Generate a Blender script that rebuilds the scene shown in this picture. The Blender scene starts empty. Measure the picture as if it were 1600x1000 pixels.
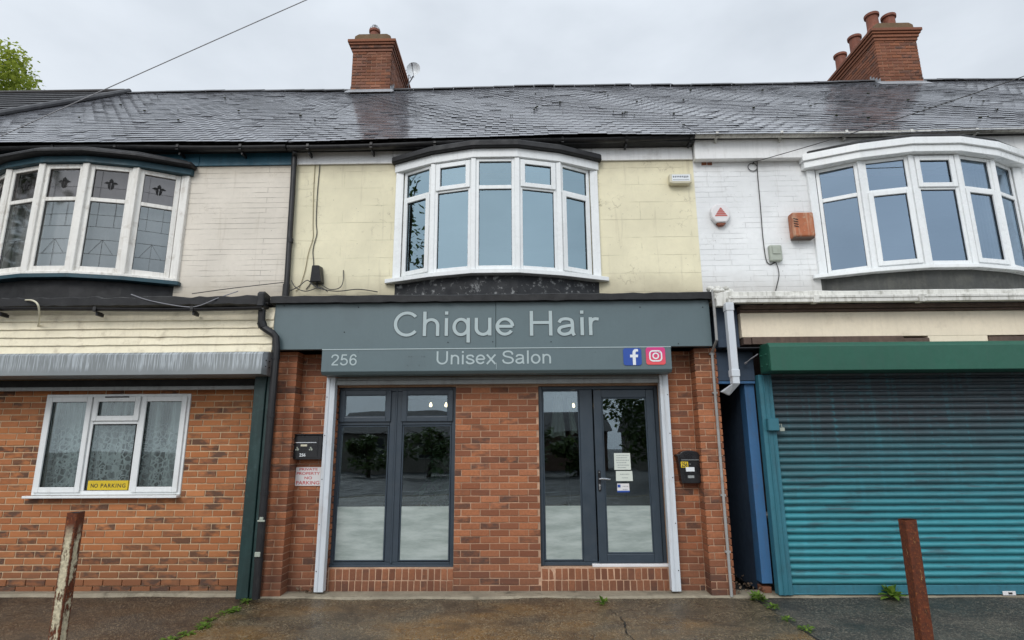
import bpy, math, random
from math import radians as R, sin, cos, pi
random.seed(7)
S = bpy.context.scene
COL = S.collection
# ------------------------------------------------------------------ camera model (measured from the photograph)
F = 905.; PT = R(12.4); YW = R(0.9); RO = R(0.34); CH = 1.6
FW = (-sin(YW)*cos(PT), cos(YW)*cos(PT), sin(PT)); RT = (cos(YW), sin(YW), 0)
UPV = (sin(YW)*sin(PT), -cos(YW)*sin(PT), cos(PT))
def at(px, py, Y):
    u = (px-800)/F; v = -(py-500)/F; c, s = cos(RO), sin(RO)
    u, v = u*c+v*s, -u*s+v*c
    d = [FW[i]+u*RT[i]+v*UPV[i] for i in range(3)]
    t = Y/d[1]
    return (d[0]*t, CH+d[2]*t)
# ------------------------------------------------------------------ nodes
class NT:
    def __init__(s, name):
        s.m = bpy.data.materials.new(name); s.m.use_nodes = True
        s.t = s.m.node_tree; s.t.nodes.clear()
        s.out = s.n('ShaderNodeOutputMaterial')
    def n(s, typ, props=None, **inp):
        nd = s.t.nodes.new(typ)
        for k, v in (props or {}).items(): setattr(nd, k, v)
        for k, v in inp.items(): s.set(nd, k, v)
        return nd
    def set(s, nd, k, v):
        k = k.replace('_', ' ')
        sock = nd.inputs[int(k)] if k.isdigit() else nd.inputs[k]
        if isinstance(v, bpy.types.NodeSocket): s.t.links.new(v, sock)
        elif isinstance(v, bpy.types.Node): s.t.links.new(v.outputs[0], sock)
        else:
            if isinstance(v, tuple) and len(v) == 3 and sock.type == 'RGBA': v = v+(1,)
            sock.default_value = v
    def math(s, op, a, b=0.0, clamp=False):
        nd = s.t.nodes.new('ShaderNodeMath'); nd.operation = op; nd.use_clamp = clamp
        s.set(nd, '0', a); s.set(nd, '1', b); return nd.outputs[0]
    def mix(s, f, a, b, mode='MIX'):
        nd = s.t.nodes.new('ShaderNodeMix'); nd.data_type = 'RGBA'; nd.blend_type = mode
        for i, v in ((0, f), (6, a), (7, b)):
            if isinstance(v, bpy.types.NodeSocket): s.t.links.new(v, nd.inputs[i])
            else: nd.inputs[i].default_value = (v+(1,)) if isinstance(v, tuple) and len(v) == 3 else v
        return nd.outputs[2]
    def coord(s, scale=(1, 1, 1), kind='Object'):
        tc = s.n('ShaderNodeTexCoord'); mp = s.n('ShaderNodeMapping')
        s.t.links.new(tc.outputs[kind], mp.inputs['Vector']); mp.inputs['Scale'].default_value = scale
        return mp.outputs[0]
    def noise(s, vec, scale=5., detail=4., rough=.55):
        return s.n('ShaderNodeTexNoise', Vector=vec, Scale=scale, Detail=detail, Roughness=rough).outputs[0]
    def rng(s, v, a, b, c=0., d=1.):
        nd = s.n('ShaderNodeMapRange', None); s.set(nd, '0', v)
        for i, x in enumerate((a, b, c, d)): nd.inputs[i+1].default_value = x
        return nd.outputs[0]
    def bump(s, h, strength=.3, dist=.01, normal=None):
        nd = s.n('ShaderNodeBump', Height=h, Strength=strength, Distance=dist)
        if normal: s.set(nd, 'Normal', normal)
        return nd.outputs[0]
    def bsdf(s, col, rough=.6, normal=None, metal=0., spec=.5, coat=0., emis=None):
        nd = s.n('ShaderNodeBsdfPrincipled')
        s.set(nd, 'Base Color', col); s.set(nd, 'Roughness', rough); s.set(nd, 'Metallic', metal)
        s.set(nd, 'Specular IOR Level', spec); s.set(nd, 'Coat Weight', coat)
        if normal: s.set(nd, 'Normal', normal)
        s.t.links.new(nd.outputs[0], s.out.inputs[0]); return nd
def dk(c, f): return tuple(x*f for x in c)
def paint(name, col, rough=.5, var=.15, dirt=None, damt=.5, dscale=2., streak=0., bump=.15, bscale=90., metal=0., spec=.5, wav=0.):
    N = NT(name); co = N.coord()
    c = N.mix(N.rng(N.noise(co, 2.3, 5), .3, .7), dk(col, 1-var), dk(col, 1+var*.5))
    c = N.mix(N.rng(N.noise(co, 26, 4), .35, .65, 0, .5), c, dk(col, 1-var*1.2))
    dc = dirt or dk(col, .35)
    if damt: c = N.mix(N.rng(N.noise(co, dscale, 8, .65), .55, .75, 0, damt), c, dc)
    if streak: c = N.mix(N.rng(N.noise(N.coord((9, 9, .7)), 2.4, 6, .6), .5, .72, 0, streak), c, dc)
    h = N.noise(co, bscale, 4)
    if wav: h = N.math('ADD', h, N.math('MULTIPLY', N.noise(co, 3., 2), wav))
    N.bsdf(c, N.rng(N.noise(co, 9, 4), .3, .7, max(.05, rough-.1), min(1, rough+.12)), N.bump(h, bump, .004), metal, spec)
    return N.m
def brick(name, ca, cb, dark, darkamt=.35, mottled=.3, sooty=0.):
    N = NT(name); co = N.coord()
    a = N.n('ShaderNodeAttribute', {'attribute_name': 'bc'})
    sp = N.n('ShaderNodeSeparateColor', None, Color=a.outputs['Color'])
    c = N.mix(sp.outputs[0], ca, cb)
    n1 = N.noise(N.coord((1, 1, 2.2)), 7, 5, .6)
    burn = N.math('MULTIPLY', N.rng(sp.outputs[1], 1-darkamt, 1., 0, 1.3), N.rng(n1, .38, .6))
    c = N.mix(N.math('MINIMUM', burn, .85), c, dark)
    c = N.mix(N.rng(N.noise(co, 38, 6, .7), .42, .72, 0, mottled), c, dk(ca, .45))
    c = N.mix(N.rng(N.noise(co, 60, 3, .7), .62, .72, 0, .35), c, (.5, .36, .26))
    c = N.mix(N.rng(N.noise(co, 1.1, 5), .45, .75, 0, .45+sooty), c, dk(ca, .4))
    # darker, greyer towards the foot of the wall
    z = N.n('ShaderNodeSeparateXYZ', None, Vector=N.coord()).outputs[2]
    c = N.mix(N.rng(z, .0, .55, .5, 0), c, dk(dark, .8))
    N.bsdf(c, N.rng(sp.outputs[2], 0, 1, .6, .85), N.bump(N.noise(co, 120, 6, .7), .55, .004), spec=.35)
    return N.m
M = {}
def mats():
    M['brick_salon'] = brick('brick_salon', (.46, .172, .076), (.20, .068, .034), (.055, .04, .036), .30, .7)
    M['brick_left'] = brick('brick_left', (.50, .192, .070), (.36, .125, .046), (.055, .04, .034), .50, .15)
    M['brick_chimney'] = brick('brick_chimney', (.29, .11, .055), (.18, .065, .036), (.06, .035, .028), .28, .5, .3)
    M['mortar_salon'] = paint('mortar_salon', (.52, .325, .215), .9, .35, damt=.5, dscale=4, bump=.6)
    M['mortar_left'] = paint('mortar_left', (.60, .43, .27), .9, .3, damt=.35, bump=.6)
    # yellow rendered wall: faint coursing lines, hairline cracks, flaking
    def painted_wall(name, col, cw, ch, depth, flake, line=.5, dirtc=(.3, .25, .17)):
        N = NT(name)
        tc = N.n('ShaderNodeTexCoord'); sx = N.n('ShaderNodeSeparateXYZ', None, Vector=tc.outputs['Object'])
        wob = N.math('MULTIPLY', N.noise(N.coord(), 4., 3), .02)
        cb = N.n('ShaderNodeCombineXYZ', None, X=N.math('ADD', sx.outputs[0], wob), Y=N.math('ADD', sx.outputs[2], wob))
        bt = N.n('ShaderNodeTexBrick', {'offset': .5}, Vector=cb, Scale=1., Mortar_Size=depth, Mortar_Smooth=.35,
                 Color1=(1, 1, 1), Color2=(.82, .82, .82), Mortar=(0, 0, 0))
        N.set(bt, 'Brick Width', cw); N.set(bt, 'Row Height', ch)
        co = N.coord()
        brk = N.rng(N.noise(N.coord((1, 1, 4)), 2.2, 5, .6), .42, .6)         # joints come and go
        joint = N.math('MULTIPLY', bt.outputs['Fac'], brk)
        c = N.mix(N.rng(N.noise(co, 1.4, 6), .3, .75), dk(col, 1.06), dk(col, .84))
        c = N.mix(N.rng(N.noise(co, 18, 5), .4, .7, 0, .3), c, dk(col, .86))
        c = N.mix(N.math('MULTIPLY', joint, line), c, dk(col, .42))
        c = N.mix(N.rng(N.noise(N.coord((6, 6, .5)), 2, 6, .6), .58, .78, 0, .4), c, dirtc)
        # flaking paint: edges of cell patches where a large mask allows
        vo = N.n('ShaderNodeTexVoronoi', {'feature': 'DISTANCE_TO_EDGE'}, Vector=N.mix(.12, co, N.n('ShaderNodeTexNoise', None, Vector=co, Scale=14., Detail=5.).outputs[1], 'ADD'), Scale=8.)
        mask = N.rng(N.noise(N.coord(), 1.7, 3), .56, .64)
        edge = N.math('MULTIPLY', N.rng(vo.outputs[0], .0, .045, 1, 0), N.math('MULTIPLY', mask, N.rng(N.noise(co, 7, 3), .48, .56)))
        c = N.mix(N.math('MULTIPLY', edge, flake), c, dk(dirtc, .8))
        spots = N.rng(N.noise(co, 42, 2), .735, .76)
        c = N.mix(N.math('MULTIPLY', spots, .6), c, dk(dirtc, .6))
        # darker towards the foot and just below the eaves
        gz = N.math('ADD', sx.outputs[2], N.math('MULTIPLY', N.noise(co, 5, 5), .25))
        c = N.mix(N.rng(gz, 3.75, 4.1, .55, 0), c, dirtc)
        c = N.mix(N.rng(gz, 5.5, 5.72, 0, .4), c, dirtc)
        h = N.math('SUBTRACT', N.math('MULTIPLY', N.noise(co, 55, 5), .3), N.math('MULTIPLY', joint, 1.))
        h = N.math('ADD', h, N.math('MULTIPLY', edge, flake))
        h = N.math('ADD', h, N.math('MULTIPLY', N.noise(co, 6, 3), .6))
        N.bsdf(c, .62, N.bump(h, .7, .006), spec=.35)
        return N.m
    M['yellow_wall'] = painted_wall('yellow_wall', (.80, .74, .53), 1.4, .262, .005, .55, .26)
    M['white_wall'] = painted_wall('white_wall', (.80, .81, .81), .47, .0775, .0045, .25, .42, (.35, .32, .28))
    M['cream_wall'] = painted_wall('cream_wall', (.74, .68, .59), 2.4, .0775, .005, .2, .6, (.35, .29, .2))
    M['white_upvc'] = paint('white_upvc', (.80, .82, .82), .3, .05, (.35, .33, .28), .15, 3, .12, .03, 30)
    M['white_board'] = paint('white_board', (.82, .82, .81), .5, .06, (.25, .22, .18), .4, 3, .16, .1)
    M['old_white'] = paint('old_white', (.84, .82, .77), .55, .08, (.30, .24, .17), .55, 8., .28, .6, 60, wav=1)
    M['grubby_white'] = paint('grubby_white', (.74, .73, .68), .55, .2, (.13, .12, .08), .9, 4., .5, .4, 60)
    M['frame_grey'] = paint('frame_grey', (.034, .05, .068), .38, .12, (.09, .09, .09), .2, 4, 0, .05, 40)
    M['sign_grey'] = paint('sign_grey', (.105, .150, .163), .42, .05, (.06, .08, .09), .22, 1.6, .08, .04, 20)
    M['letter'] = paint('letter', (.40, .48, .49), .45, .04, damt=.1)
    M['letter_edge'] = paint('letter_edge', (.07, .09, .1), .5, .05, damt=0)
    M['felt'] = paint('felt', (.012, .012, .014), .6, .4, (.04, .04, .037), .4, 5, 0, .6, 110, wav=1)
    M['felt_peeling'] = paint('felt_peeling', (.02, .022, .026), .7, .4, (.46, .47, .47), .95, 13, 0, .8, 50, wav=2)
    M['black_plastic'] = paint('black_plastic', (.009, .009, .011), .45, .2, (.06, .055, .05), .4, 6, .2, .1)
    M['black_metal'] = paint('black_metal', (.012, .012, .014), .3, .2, damt=.1)
    M['slot_dark'] = paint('slot_dark', (.004, .004, .005), .8, .1, damt=0)
    M['guide_white'] = paint('guide_white', (.60, .64, .68), .4, .05, (.3, .2, .12), .3, 3, .25)
    M['grey_metal'] = paint('grey_metal', (.30, .32, .32), .45, .1, (.12, .11, .1), .5, 3, .4)
    M['dark_gap'] = paint('dark_gap', (.02, .02, .02), .8, .2, damt=0)
    M['dark_blue_paint'] = paint('dark_blue_paint', (.015, .065, .09), .5, .25, (.05, .05, .045), .6, 5, .2, .4, 60, wav=1)
    M['petrol_board'] = paint('petrol_board', (.018, .10, .15), .5, .15, (.02, .03, .04), .4, 4, .3)
    M['green_post'] = paint('green_post', (.006, .032, .030), .45, .3, (.05, .10, .10), .4, 12, .3, .3)
    M['awning_green'] = paint('awning_green', (.014, .098, .062), .5, .12, (.03, .08, .06), .35, 3, .25, .1)
    M['blue_wall'] = paint('blue_wall', (.04, .135, .29), .55, .12, (.06, .08, .12), .5, 3, .3, .3)
    M['navy_board'] = paint('navy_board', (.035, .06, .10), .55, .15, (.02, .02, .03), .5, 3, .3)
    M['teal_rail'] = paint('teal_rail', (.035, .165, .215), .45, .15, (.03, .08, .1), .6, 6, .5, .2)
    M['cream_board'] = paint('cream_board', (.86, .75, .58), .6, .08, (.34, .26, .17), .4, 3, .10, .25, 60)
    M['shiplap'] = paint('shiplap', (.88, .80, .60), .6, .08, (.26, .19, .12), .5, 6, .12, .5, 60, wav=1)
    M['bare_wood'] = paint('bare_wood', (.13, .085, .065), .8, .3, (.04, .03, .025), .6, 8, .4, .6)
    M['conduit'] = paint('conduit', (.33, .33, .32), .5, .15, (.17, .1, .06), .6, 6)
    M['lead'] = paint('lead', (.33, .34, .36), .55, .2, damt=.3)
    M['cowl'] = paint('cowl', (.6, .62, .64), .35, .1, damt=.2, metal=.6)
    M['terracotta'] = paint('terracotta', (.24, .075, .04), .7, .3, (.06, .035, .03), .7, 6, .3, .5)
    M['sooty_mortar'] = paint('sooty_mortar', (.17, .11, .06), .9, .3, (.06, .06, .03), .6, 7, 0, .8)
    M['concrete'] = paint('concrete', (.30, .26, .19), .8, .3, (.07, .06, .04), .95, 4.5, 0, .8, 60, wav=1)
    M['wire'] = paint('wire', (.05, .05, .05), .6, .2, damt=0)
    M['cable_grey'] = paint('cable_grey', (.24, .24, .26), .6, .1, damt=0)
    M['cable_light'] = paint('cable_light', (.36, .36, .38), .6, .1, damt=0)
    M['cable_tan'] = paint('cable_tan', (.30, .24, .12), .6, .2, damt=.4, dscale=20)
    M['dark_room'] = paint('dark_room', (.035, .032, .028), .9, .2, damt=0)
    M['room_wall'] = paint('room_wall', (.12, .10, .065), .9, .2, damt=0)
    M['paper'] = paint('paper', (.62, .66, .60), .6, .04, damt=0)
    M['paper_text'] = paint('paper_text', (.2, .22, .24), .6, .1, damt=0)
    M['sign_white'] = paint('sign_white', (.72, .70, .70), .4, .04, damt=.1)
    M['red'] = paint('red', (.52, .03, .03), .4, .1, damt=0)
    M['yellow'] = paint('yellow', (.70, .50, .02), .4, .1, damt=.2)
    M['black_text'] = paint('black_text', (.02, .02, .02), .5, .1, damt=0)
    M['badge_blue'] = paint('badge_blue', (.02, .075, .36), .35, .08, damt=0)
    M['badge_white'] = paint('badge_white', (.75, .78, .8), .35, .03, damt=0)
    M['ivory'] = paint('ivory', (.62, .58, .44), .4, .05, (.3, .26, .15), .3, 9)
    M['box_grey'] = paint('box_grey', (.36, .39, .33), .45, .08, (.15, .15, .1), .4, 9)
    M['chrome'] = paint('chrome', (.75, .76, .78), .2, .05, damt=0, metal=1.)
    M['leafdark'] = paint('leafdark', (.03, .06, .035), .35, .4, damt=0)
    M['bark'] = paint('bark', (.06, .045, .03), .9, .3, damt=.3)
    # pink gradient badge
    N = NT('badge_pink'); z = N.n('ShaderNodeSeparateXYZ', None, Vector=N.coord((1, 1, 1), 'Generated'))
    N.bsdf(N.mix(z.outputs[2], (.75, .09, .09), (.60, .03, .22)), .35); M['badge_pink'] = N.m
    # slates
    N = NT('slate'); co = N.coord()
    sp = N.n('ShaderNodeSeparateColor', None, Color=N.n('ShaderNodeAttribute', {'attribute_name': 'bc'}).outputs['Color'])
    c = N.mix(sp.outputs[0], (.16, .165, .185), (.095, .098, .11))
    c = N.mix(N.rng(sp.outputs[1], .9, 1, 0, .5), c, (.16, .15, .17))
    c = N.mix(N.rng(N.noise(co, 14, 6, .65), .5, .72, 0, .6), c, (.12, .12, .115))
    c = N.mix(N.rng(N.noise(co, 60, 3), .66, .72, 0, .7), c, (.02, .025, .012))
    N.bsdf(c, N.math('ADD', N.rng(sp.outputs[2], 0, 1, .09, .22), N.rng(N.noise(co, 22, 5), .3, .8, -.03, .10)),
           N.bump(N.noise(N.coord((1, 1, 1)), 30, 6, .65), 0.06, .01), spec=1.); M['slate'] = N.m
    N = NT('concrete_tile'); co = N.coord()
    c = N.mix(N.rng(N.noise(co, 9, 6), .35, .65), (.075, .075, .078), (.045, .045, .05))
    N.bsdf(c, .55, N.bump(N.noise(co, 60, 5), .3, .01)); M['concrete_tile'] = N.m
    M['moss'] = paint('moss', (.03, .035, .012), .95, .5, damt=0, bump=1)
    # rust with flaking paint
    def rust(name, pc, amt):
        N = NT(name); co = N.coord()
        c = N.mix(N.rng(N.noise(co, 24, 8, .7), .3, .7), (.16, .04, .015), (.05, .02, .013))
        c = N.mix(N.rng(N.noise(co, 70, 5), .55, .7, 0, .6), c, (.33, .11, .03))
        sx = N.n('ShaderNodeSeparateXYZ', None, Vector=co)
        wb = N.math('MULTIPLY', N.math('SUBTRACT', N.noise(co, 28, 5, .8), .5), .045)
        side = N.rng(N.math('ADD', N.math('MINIMUM', N.math('ABSOLUTE', sx.outputs[0]), N.math('ABSOLUTE', sx.outputs[1])), wb), .012+amt*.014, .018+amt*.018, 1, 0)
        z = N.rng(sx.outputs[2], .97, 1.1, 1, 0)
        pm = N.math('MULTIPLY', N.math('MULTIPLY', N.rng(N.noise(N.coord((1, 1, .35)), 19, 9, .72), .62-amt*.26, .66-amt*.26), side), z)
        pcx = N.mix(N.rng(N.noise(co, 45, 4), .4, .7), pc, dk(pc, .55))
        c = N.mix(pm, c, pcx)
        N.bsdf(c, N.rng(pm, 0, 1, .85, .5), N.bump(N.math('ADD', N.noise(co, 70, 8, .7), N.math('MULTIPLY', pm, .8)), .9, .006), spec=.3)
        return N.m
    M['rust_painted'] = rust('rust_painted', (.62, .55, .38), .70)
    M['rust_bare'] = rust('rust_bare', (.48, .24, .09), .12)
    # orange alarm box, faded
    M['rust_box'] = paint('rust_box', (.42, .13, .05), .55, .3, (.52, .42, .30), .8, 14, .6, .3)
    # streaked grey shutter housing
    N = NT('streaked_metal'); co = N.coord()
    st = N.noise(N.coord((34, 1, 1.2)), 2.2, 3, .6)
    sx = N.n('ShaderNodeSeparateXYZ', None, Vector=co)
    lo = N.rng(N.math('ADD', sx.outputs[2], N.math('MULTIPLY', N.noise(N.coord((20, 1, 1)), 2, 3), .12)), 2.53, 2.60)
    m_ = N.math('MULTIPLY', N.rng(st, .47, .6), lo)
    m_ = N.math('MULTIPLY', m_, N.rng(sx.outputs[0], -3.2, 1.2, .35, .9))
    c = N.mix(N.rng(N.noise(co, 2, 4), .3, .7), (.19, .21, .215), (.24, .26, .265))
    N.bsdf(N.mix(m_, c, (.44, .48, .51)), .45, N.bump(N.noise(co, 20, 3), .1, .004), spec=.5); M['streaked_metal'] = N.m
    # teal shutter, grimy toward the top
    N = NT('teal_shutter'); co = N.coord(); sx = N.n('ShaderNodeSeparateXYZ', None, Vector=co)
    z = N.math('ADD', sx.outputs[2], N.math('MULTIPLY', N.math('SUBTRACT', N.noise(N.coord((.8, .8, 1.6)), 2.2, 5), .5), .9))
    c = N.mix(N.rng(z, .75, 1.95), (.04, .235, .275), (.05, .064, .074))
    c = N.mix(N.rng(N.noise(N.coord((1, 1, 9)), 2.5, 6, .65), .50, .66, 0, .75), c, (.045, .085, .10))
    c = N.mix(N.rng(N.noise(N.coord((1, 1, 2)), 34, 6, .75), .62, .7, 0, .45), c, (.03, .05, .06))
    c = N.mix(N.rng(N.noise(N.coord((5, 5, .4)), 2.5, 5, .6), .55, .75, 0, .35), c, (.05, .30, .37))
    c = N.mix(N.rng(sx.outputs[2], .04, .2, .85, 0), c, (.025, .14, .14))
    N.bsdf(c, N.rng(N.noise(co, 4, 5), .3, .7, .32, .6), N.bump(N.math('ADD', N.math('MULTIPLY', N.noise(N.coord((1, 1, .6)), 3.2, 3), 6.), N.noise(co, 30, 4)), .25, .008)); M['teal_shutter'] = N.m
    # ground
    def tarmac(name, base, alt, gold, wet, bs=260):
        N = NT(name); co = N.coord()
        c = N.mix(N.rng(N.noise(co, 1.0, 6, .6), .35, .68), base, alt)
        c = N.mix(N.rng(N.noise(N.coord((1, 1.6, 1)), .75, 4, .6), .45, .60, 0, 1.), c, gold)
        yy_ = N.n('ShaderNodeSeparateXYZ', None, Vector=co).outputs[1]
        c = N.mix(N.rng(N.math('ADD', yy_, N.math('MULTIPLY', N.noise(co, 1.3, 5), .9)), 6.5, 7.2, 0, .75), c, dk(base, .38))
        sp_ = N.n('ShaderNodeTexVoronoi', None, Vector=co, Scale=95.)
        sep = N.n('ShaderNodeSeparateColor', None, Color=sp_.outputs['Color'])
        c = N.mix(N.rng(sep.outputs[0], .68, .88, 0, .8), c, dk(alt, 2.9))
        c = N.mix(N.rng(sep.outputs[1], .6, .95, 0, .7), c, dk(base, .35))
        c = N.mix(N.rng(N.noise(co, 2.1, 7, .7), .50, .70, 0, .85), c, dk(base, .32))
        h = N.math('ADD', N.math('MULTIPLY', sp_.outputs[0], -1.), N.math('MULTIPLY', N.noise(co, bs, 3), .5))
        N.bsdf(c, N.rng(N.noise(co, 1.6, 6, .6), .35, .65, wet, wet+.38), N.bump(h, .85, .008), spec=.7)
        return N.m
    M['tarmac_mid'] = tarmac('tarmac_mid', (.075, .058, .036), (.125, .098, .060), (.21, .112, .030), .12)
    M['tarmac_left'] = tarmac('tarmac_left', (.068, .046, .026), (.095, .068, .04), (.05, .035, .022), .26)
    M['tarmac_right'] = tarmac('tarmac_right', (.062, .056, .043), (.085, .074, .056), (.042, .036, .028), .28)
    M['tarmac_road'] = tarmac('tarmac_road', (.028, .028, .028), (.045, .045, .043), (.03, .03, .03), .5)
    M['crack'] = paint('crack', (.012, .011, .009), .95, .2, damt=0)
    # leaves
    def leaf(name, a, b):
        N = NT(name)
        sp = N.n('ShaderNodeSeparateColor', None, Color=N.n('ShaderNodeAttribute', {'attribute_name': 'bc'}).outputs['Color'])
        p = N.bsdf(N.mix(sp.outputs[0], a, b), .5, spec=.3)
        tr = N.n('ShaderNodeBsdfTranslucent', None, Color=N.mix(sp.outputs[0], dk(a, 1.4), dk(b, 1.6)))
        mx = N.n('ShaderNodeMixShader', None); mx.inputs[0].default_value = .35
        N.t.links.new(p.outputs[0], mx.inputs[1]); N.t.links.new(tr.outputs[0], mx.inputs[2]); N.t.links.new(mx.outputs[0], N.out.inputs[0])
        return N.m
    M['leaf_bright'] = leaf('leaf_bright', (.12, .19, .03), (.34, .38, .06))
    M['leaf_tree'] = leaf('leaf_tree', (.04, .07, .02), (.09, .13, .04))
    M['weed_leaf'] = leaf('weed_leaf', (.07, .15, .02), (.17, .26, .04))
    M['plant_leaf'] = leaf('plant_leaf', (.05, .10, .05), (.14, .20, .13))
    # glass: transparent + mirror-like reflection
    def glass(name, tint, refl, base, boost, rough=.01, see=(.8, .85, .85)):
        N = NT(name)
        fr = N.n('ShaderNodeFresnel', None, IOR=1.5).outputs[0]
        f = N.math('ADD', N.math('MULTIPLY', fr, boost), base, True)
        gl = N.n('ShaderNodeBsdfGlossy', None, Color=refl, Roughness=rough, Normal=N.bump(N.noise(N.coord(), 1.3, 1), .10, .03))
        tr = N.n('ShaderNodeBsdfTransparent', None, Color=see)
        mx = N.n('ShaderNodeMixShader', None, Fac=f); N.t.links.new(tr.outputs[0], mx.inputs[1]); N.t.links.new(gl.outputs[0], mx.inputs[2])
        N.t.links.new(mx.outputs[0], N.out.inputs[0]); return N.m
    M['glass_upper'] = glass('glass_upper', None, (.60, .80, .90), .34, 1.2)
    M['glass_right'] = glass('glass_right', None, (.52, .68, .86), .30, 1.2)
    M['glass_shop'] = glass('glass_shop', None, (.80, .92, 1.), .10, 1.2)
    M['glass_old'] = glass('glass_old', None, (.8, .88, .90), .14, 1.0, .05, (.88, .88, .88))
    M['glass_stained'] = glass('glass_stained', None, (.74, .72, .72), .12, 1.0, .06, (.62, .59, .59))
    M['glass_net'] = glass('glass_net', None, (.8, .85, .85), .05, 1.0)
    N = NT('frosted_film'); co = N.coord()
    c = N.mix(N.rng(N.noise(N.coord((1, 1, 5)), 2.1, 6, .65), .38, .62), (.27, .32, .30), (.40, .45, .43))
    N.bsdf(c, .2, N.bump(N.noise(N.coord((1, 1, 5)), 2.2, 4), .2, .02), spec=.6, coat=.0); M['frosted_film'] = N.m
    # lace
    N = NT('lace'); co = N.coord()
    v = N.n('ShaderNodeTexVoronoi', {'feature': 'DISTANCE_TO_EDGE'}, Vector=co, Scale=15.)
    v2 = N.n('ShaderNodeTexVoronoi', {'feature': 'F1'}, Vector=co, Scale=11.)
    sx = N.n('ShaderNodeSeparateXYZ', None, Vector=co)
    low = N.rng(sx.outputs[2], 1.95, 1.6)
    pat = N.math('MAXIMUM', N.rng(v.outputs[0], .05, .14, 1, 0), N.rng(N.math('ABSOLUTE', N.math('SUBTRACT', v2.outputs[0], .35)), .02, .07, 1, 0))
    fold = N.rng(N.noise(N.coord((9, 1, .3)), 1.6, 3), .4, .62, .22, .75)
    al = N.math('ADD', fold, N.math('MULTIPLY', N.math('MULTIPLY', pat, low), .75), True)
    df = N.n('ShaderNodeBsdfDiffuse', None, Color=(1., 1., 1.)); tr = N.n('ShaderNodeBsdfTransparent', None)
    tl = N.n('ShaderNodeBsdfTranslucent', None, Color=(.5, .52, .52)); ad = N.n('ShaderNodeMixShader', None); ad.inputs[0].default_value = .2
    N.t.links.new(df.outputs[0], ad.inputs[1]); N.t.links.new(tl.outputs[0], ad.inputs[2])
    mx = N.n('ShaderNodeMixShader', None, Fac=al); N.t.links.new(tr.outputs[0], mx.inputs[1]); N.t.links.new(ad.outputs[0], mx.inputs[2])
    N.t.links.new(mx.outputs[0], N.out.inputs[0]); M['lace'] = N.m
    M['curtain'] = paint('curtain', (.46, .47, .47), .8, .12, damt=.1)
    M['bulb'] = None
    N = NT('bulb'); e = N.n('ShaderNodeEmission', None, Color=(1., .76, .45), Strength=6.); N.t.links.new(e.outputs[0], N.out.inputs[0]); M['bulb'] = N.m
    M['far_brick'] = paint('far_brick', (.12, .07, .05), .8, .2)
    M['far_render'] = paint('far_render', (.2, .18, .15), .8, .1)
    M['far_roof'] = paint('far_roof', (.05, .045, .045), .7, .2)
    M['glass_far'] = paint('glass_far', (.03, .035, .04), .1, .1, damt=0)
    M['white_line'] = paint('white_line', (.6, .6, .58), .7, .2, damt=.4)
mats()
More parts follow.
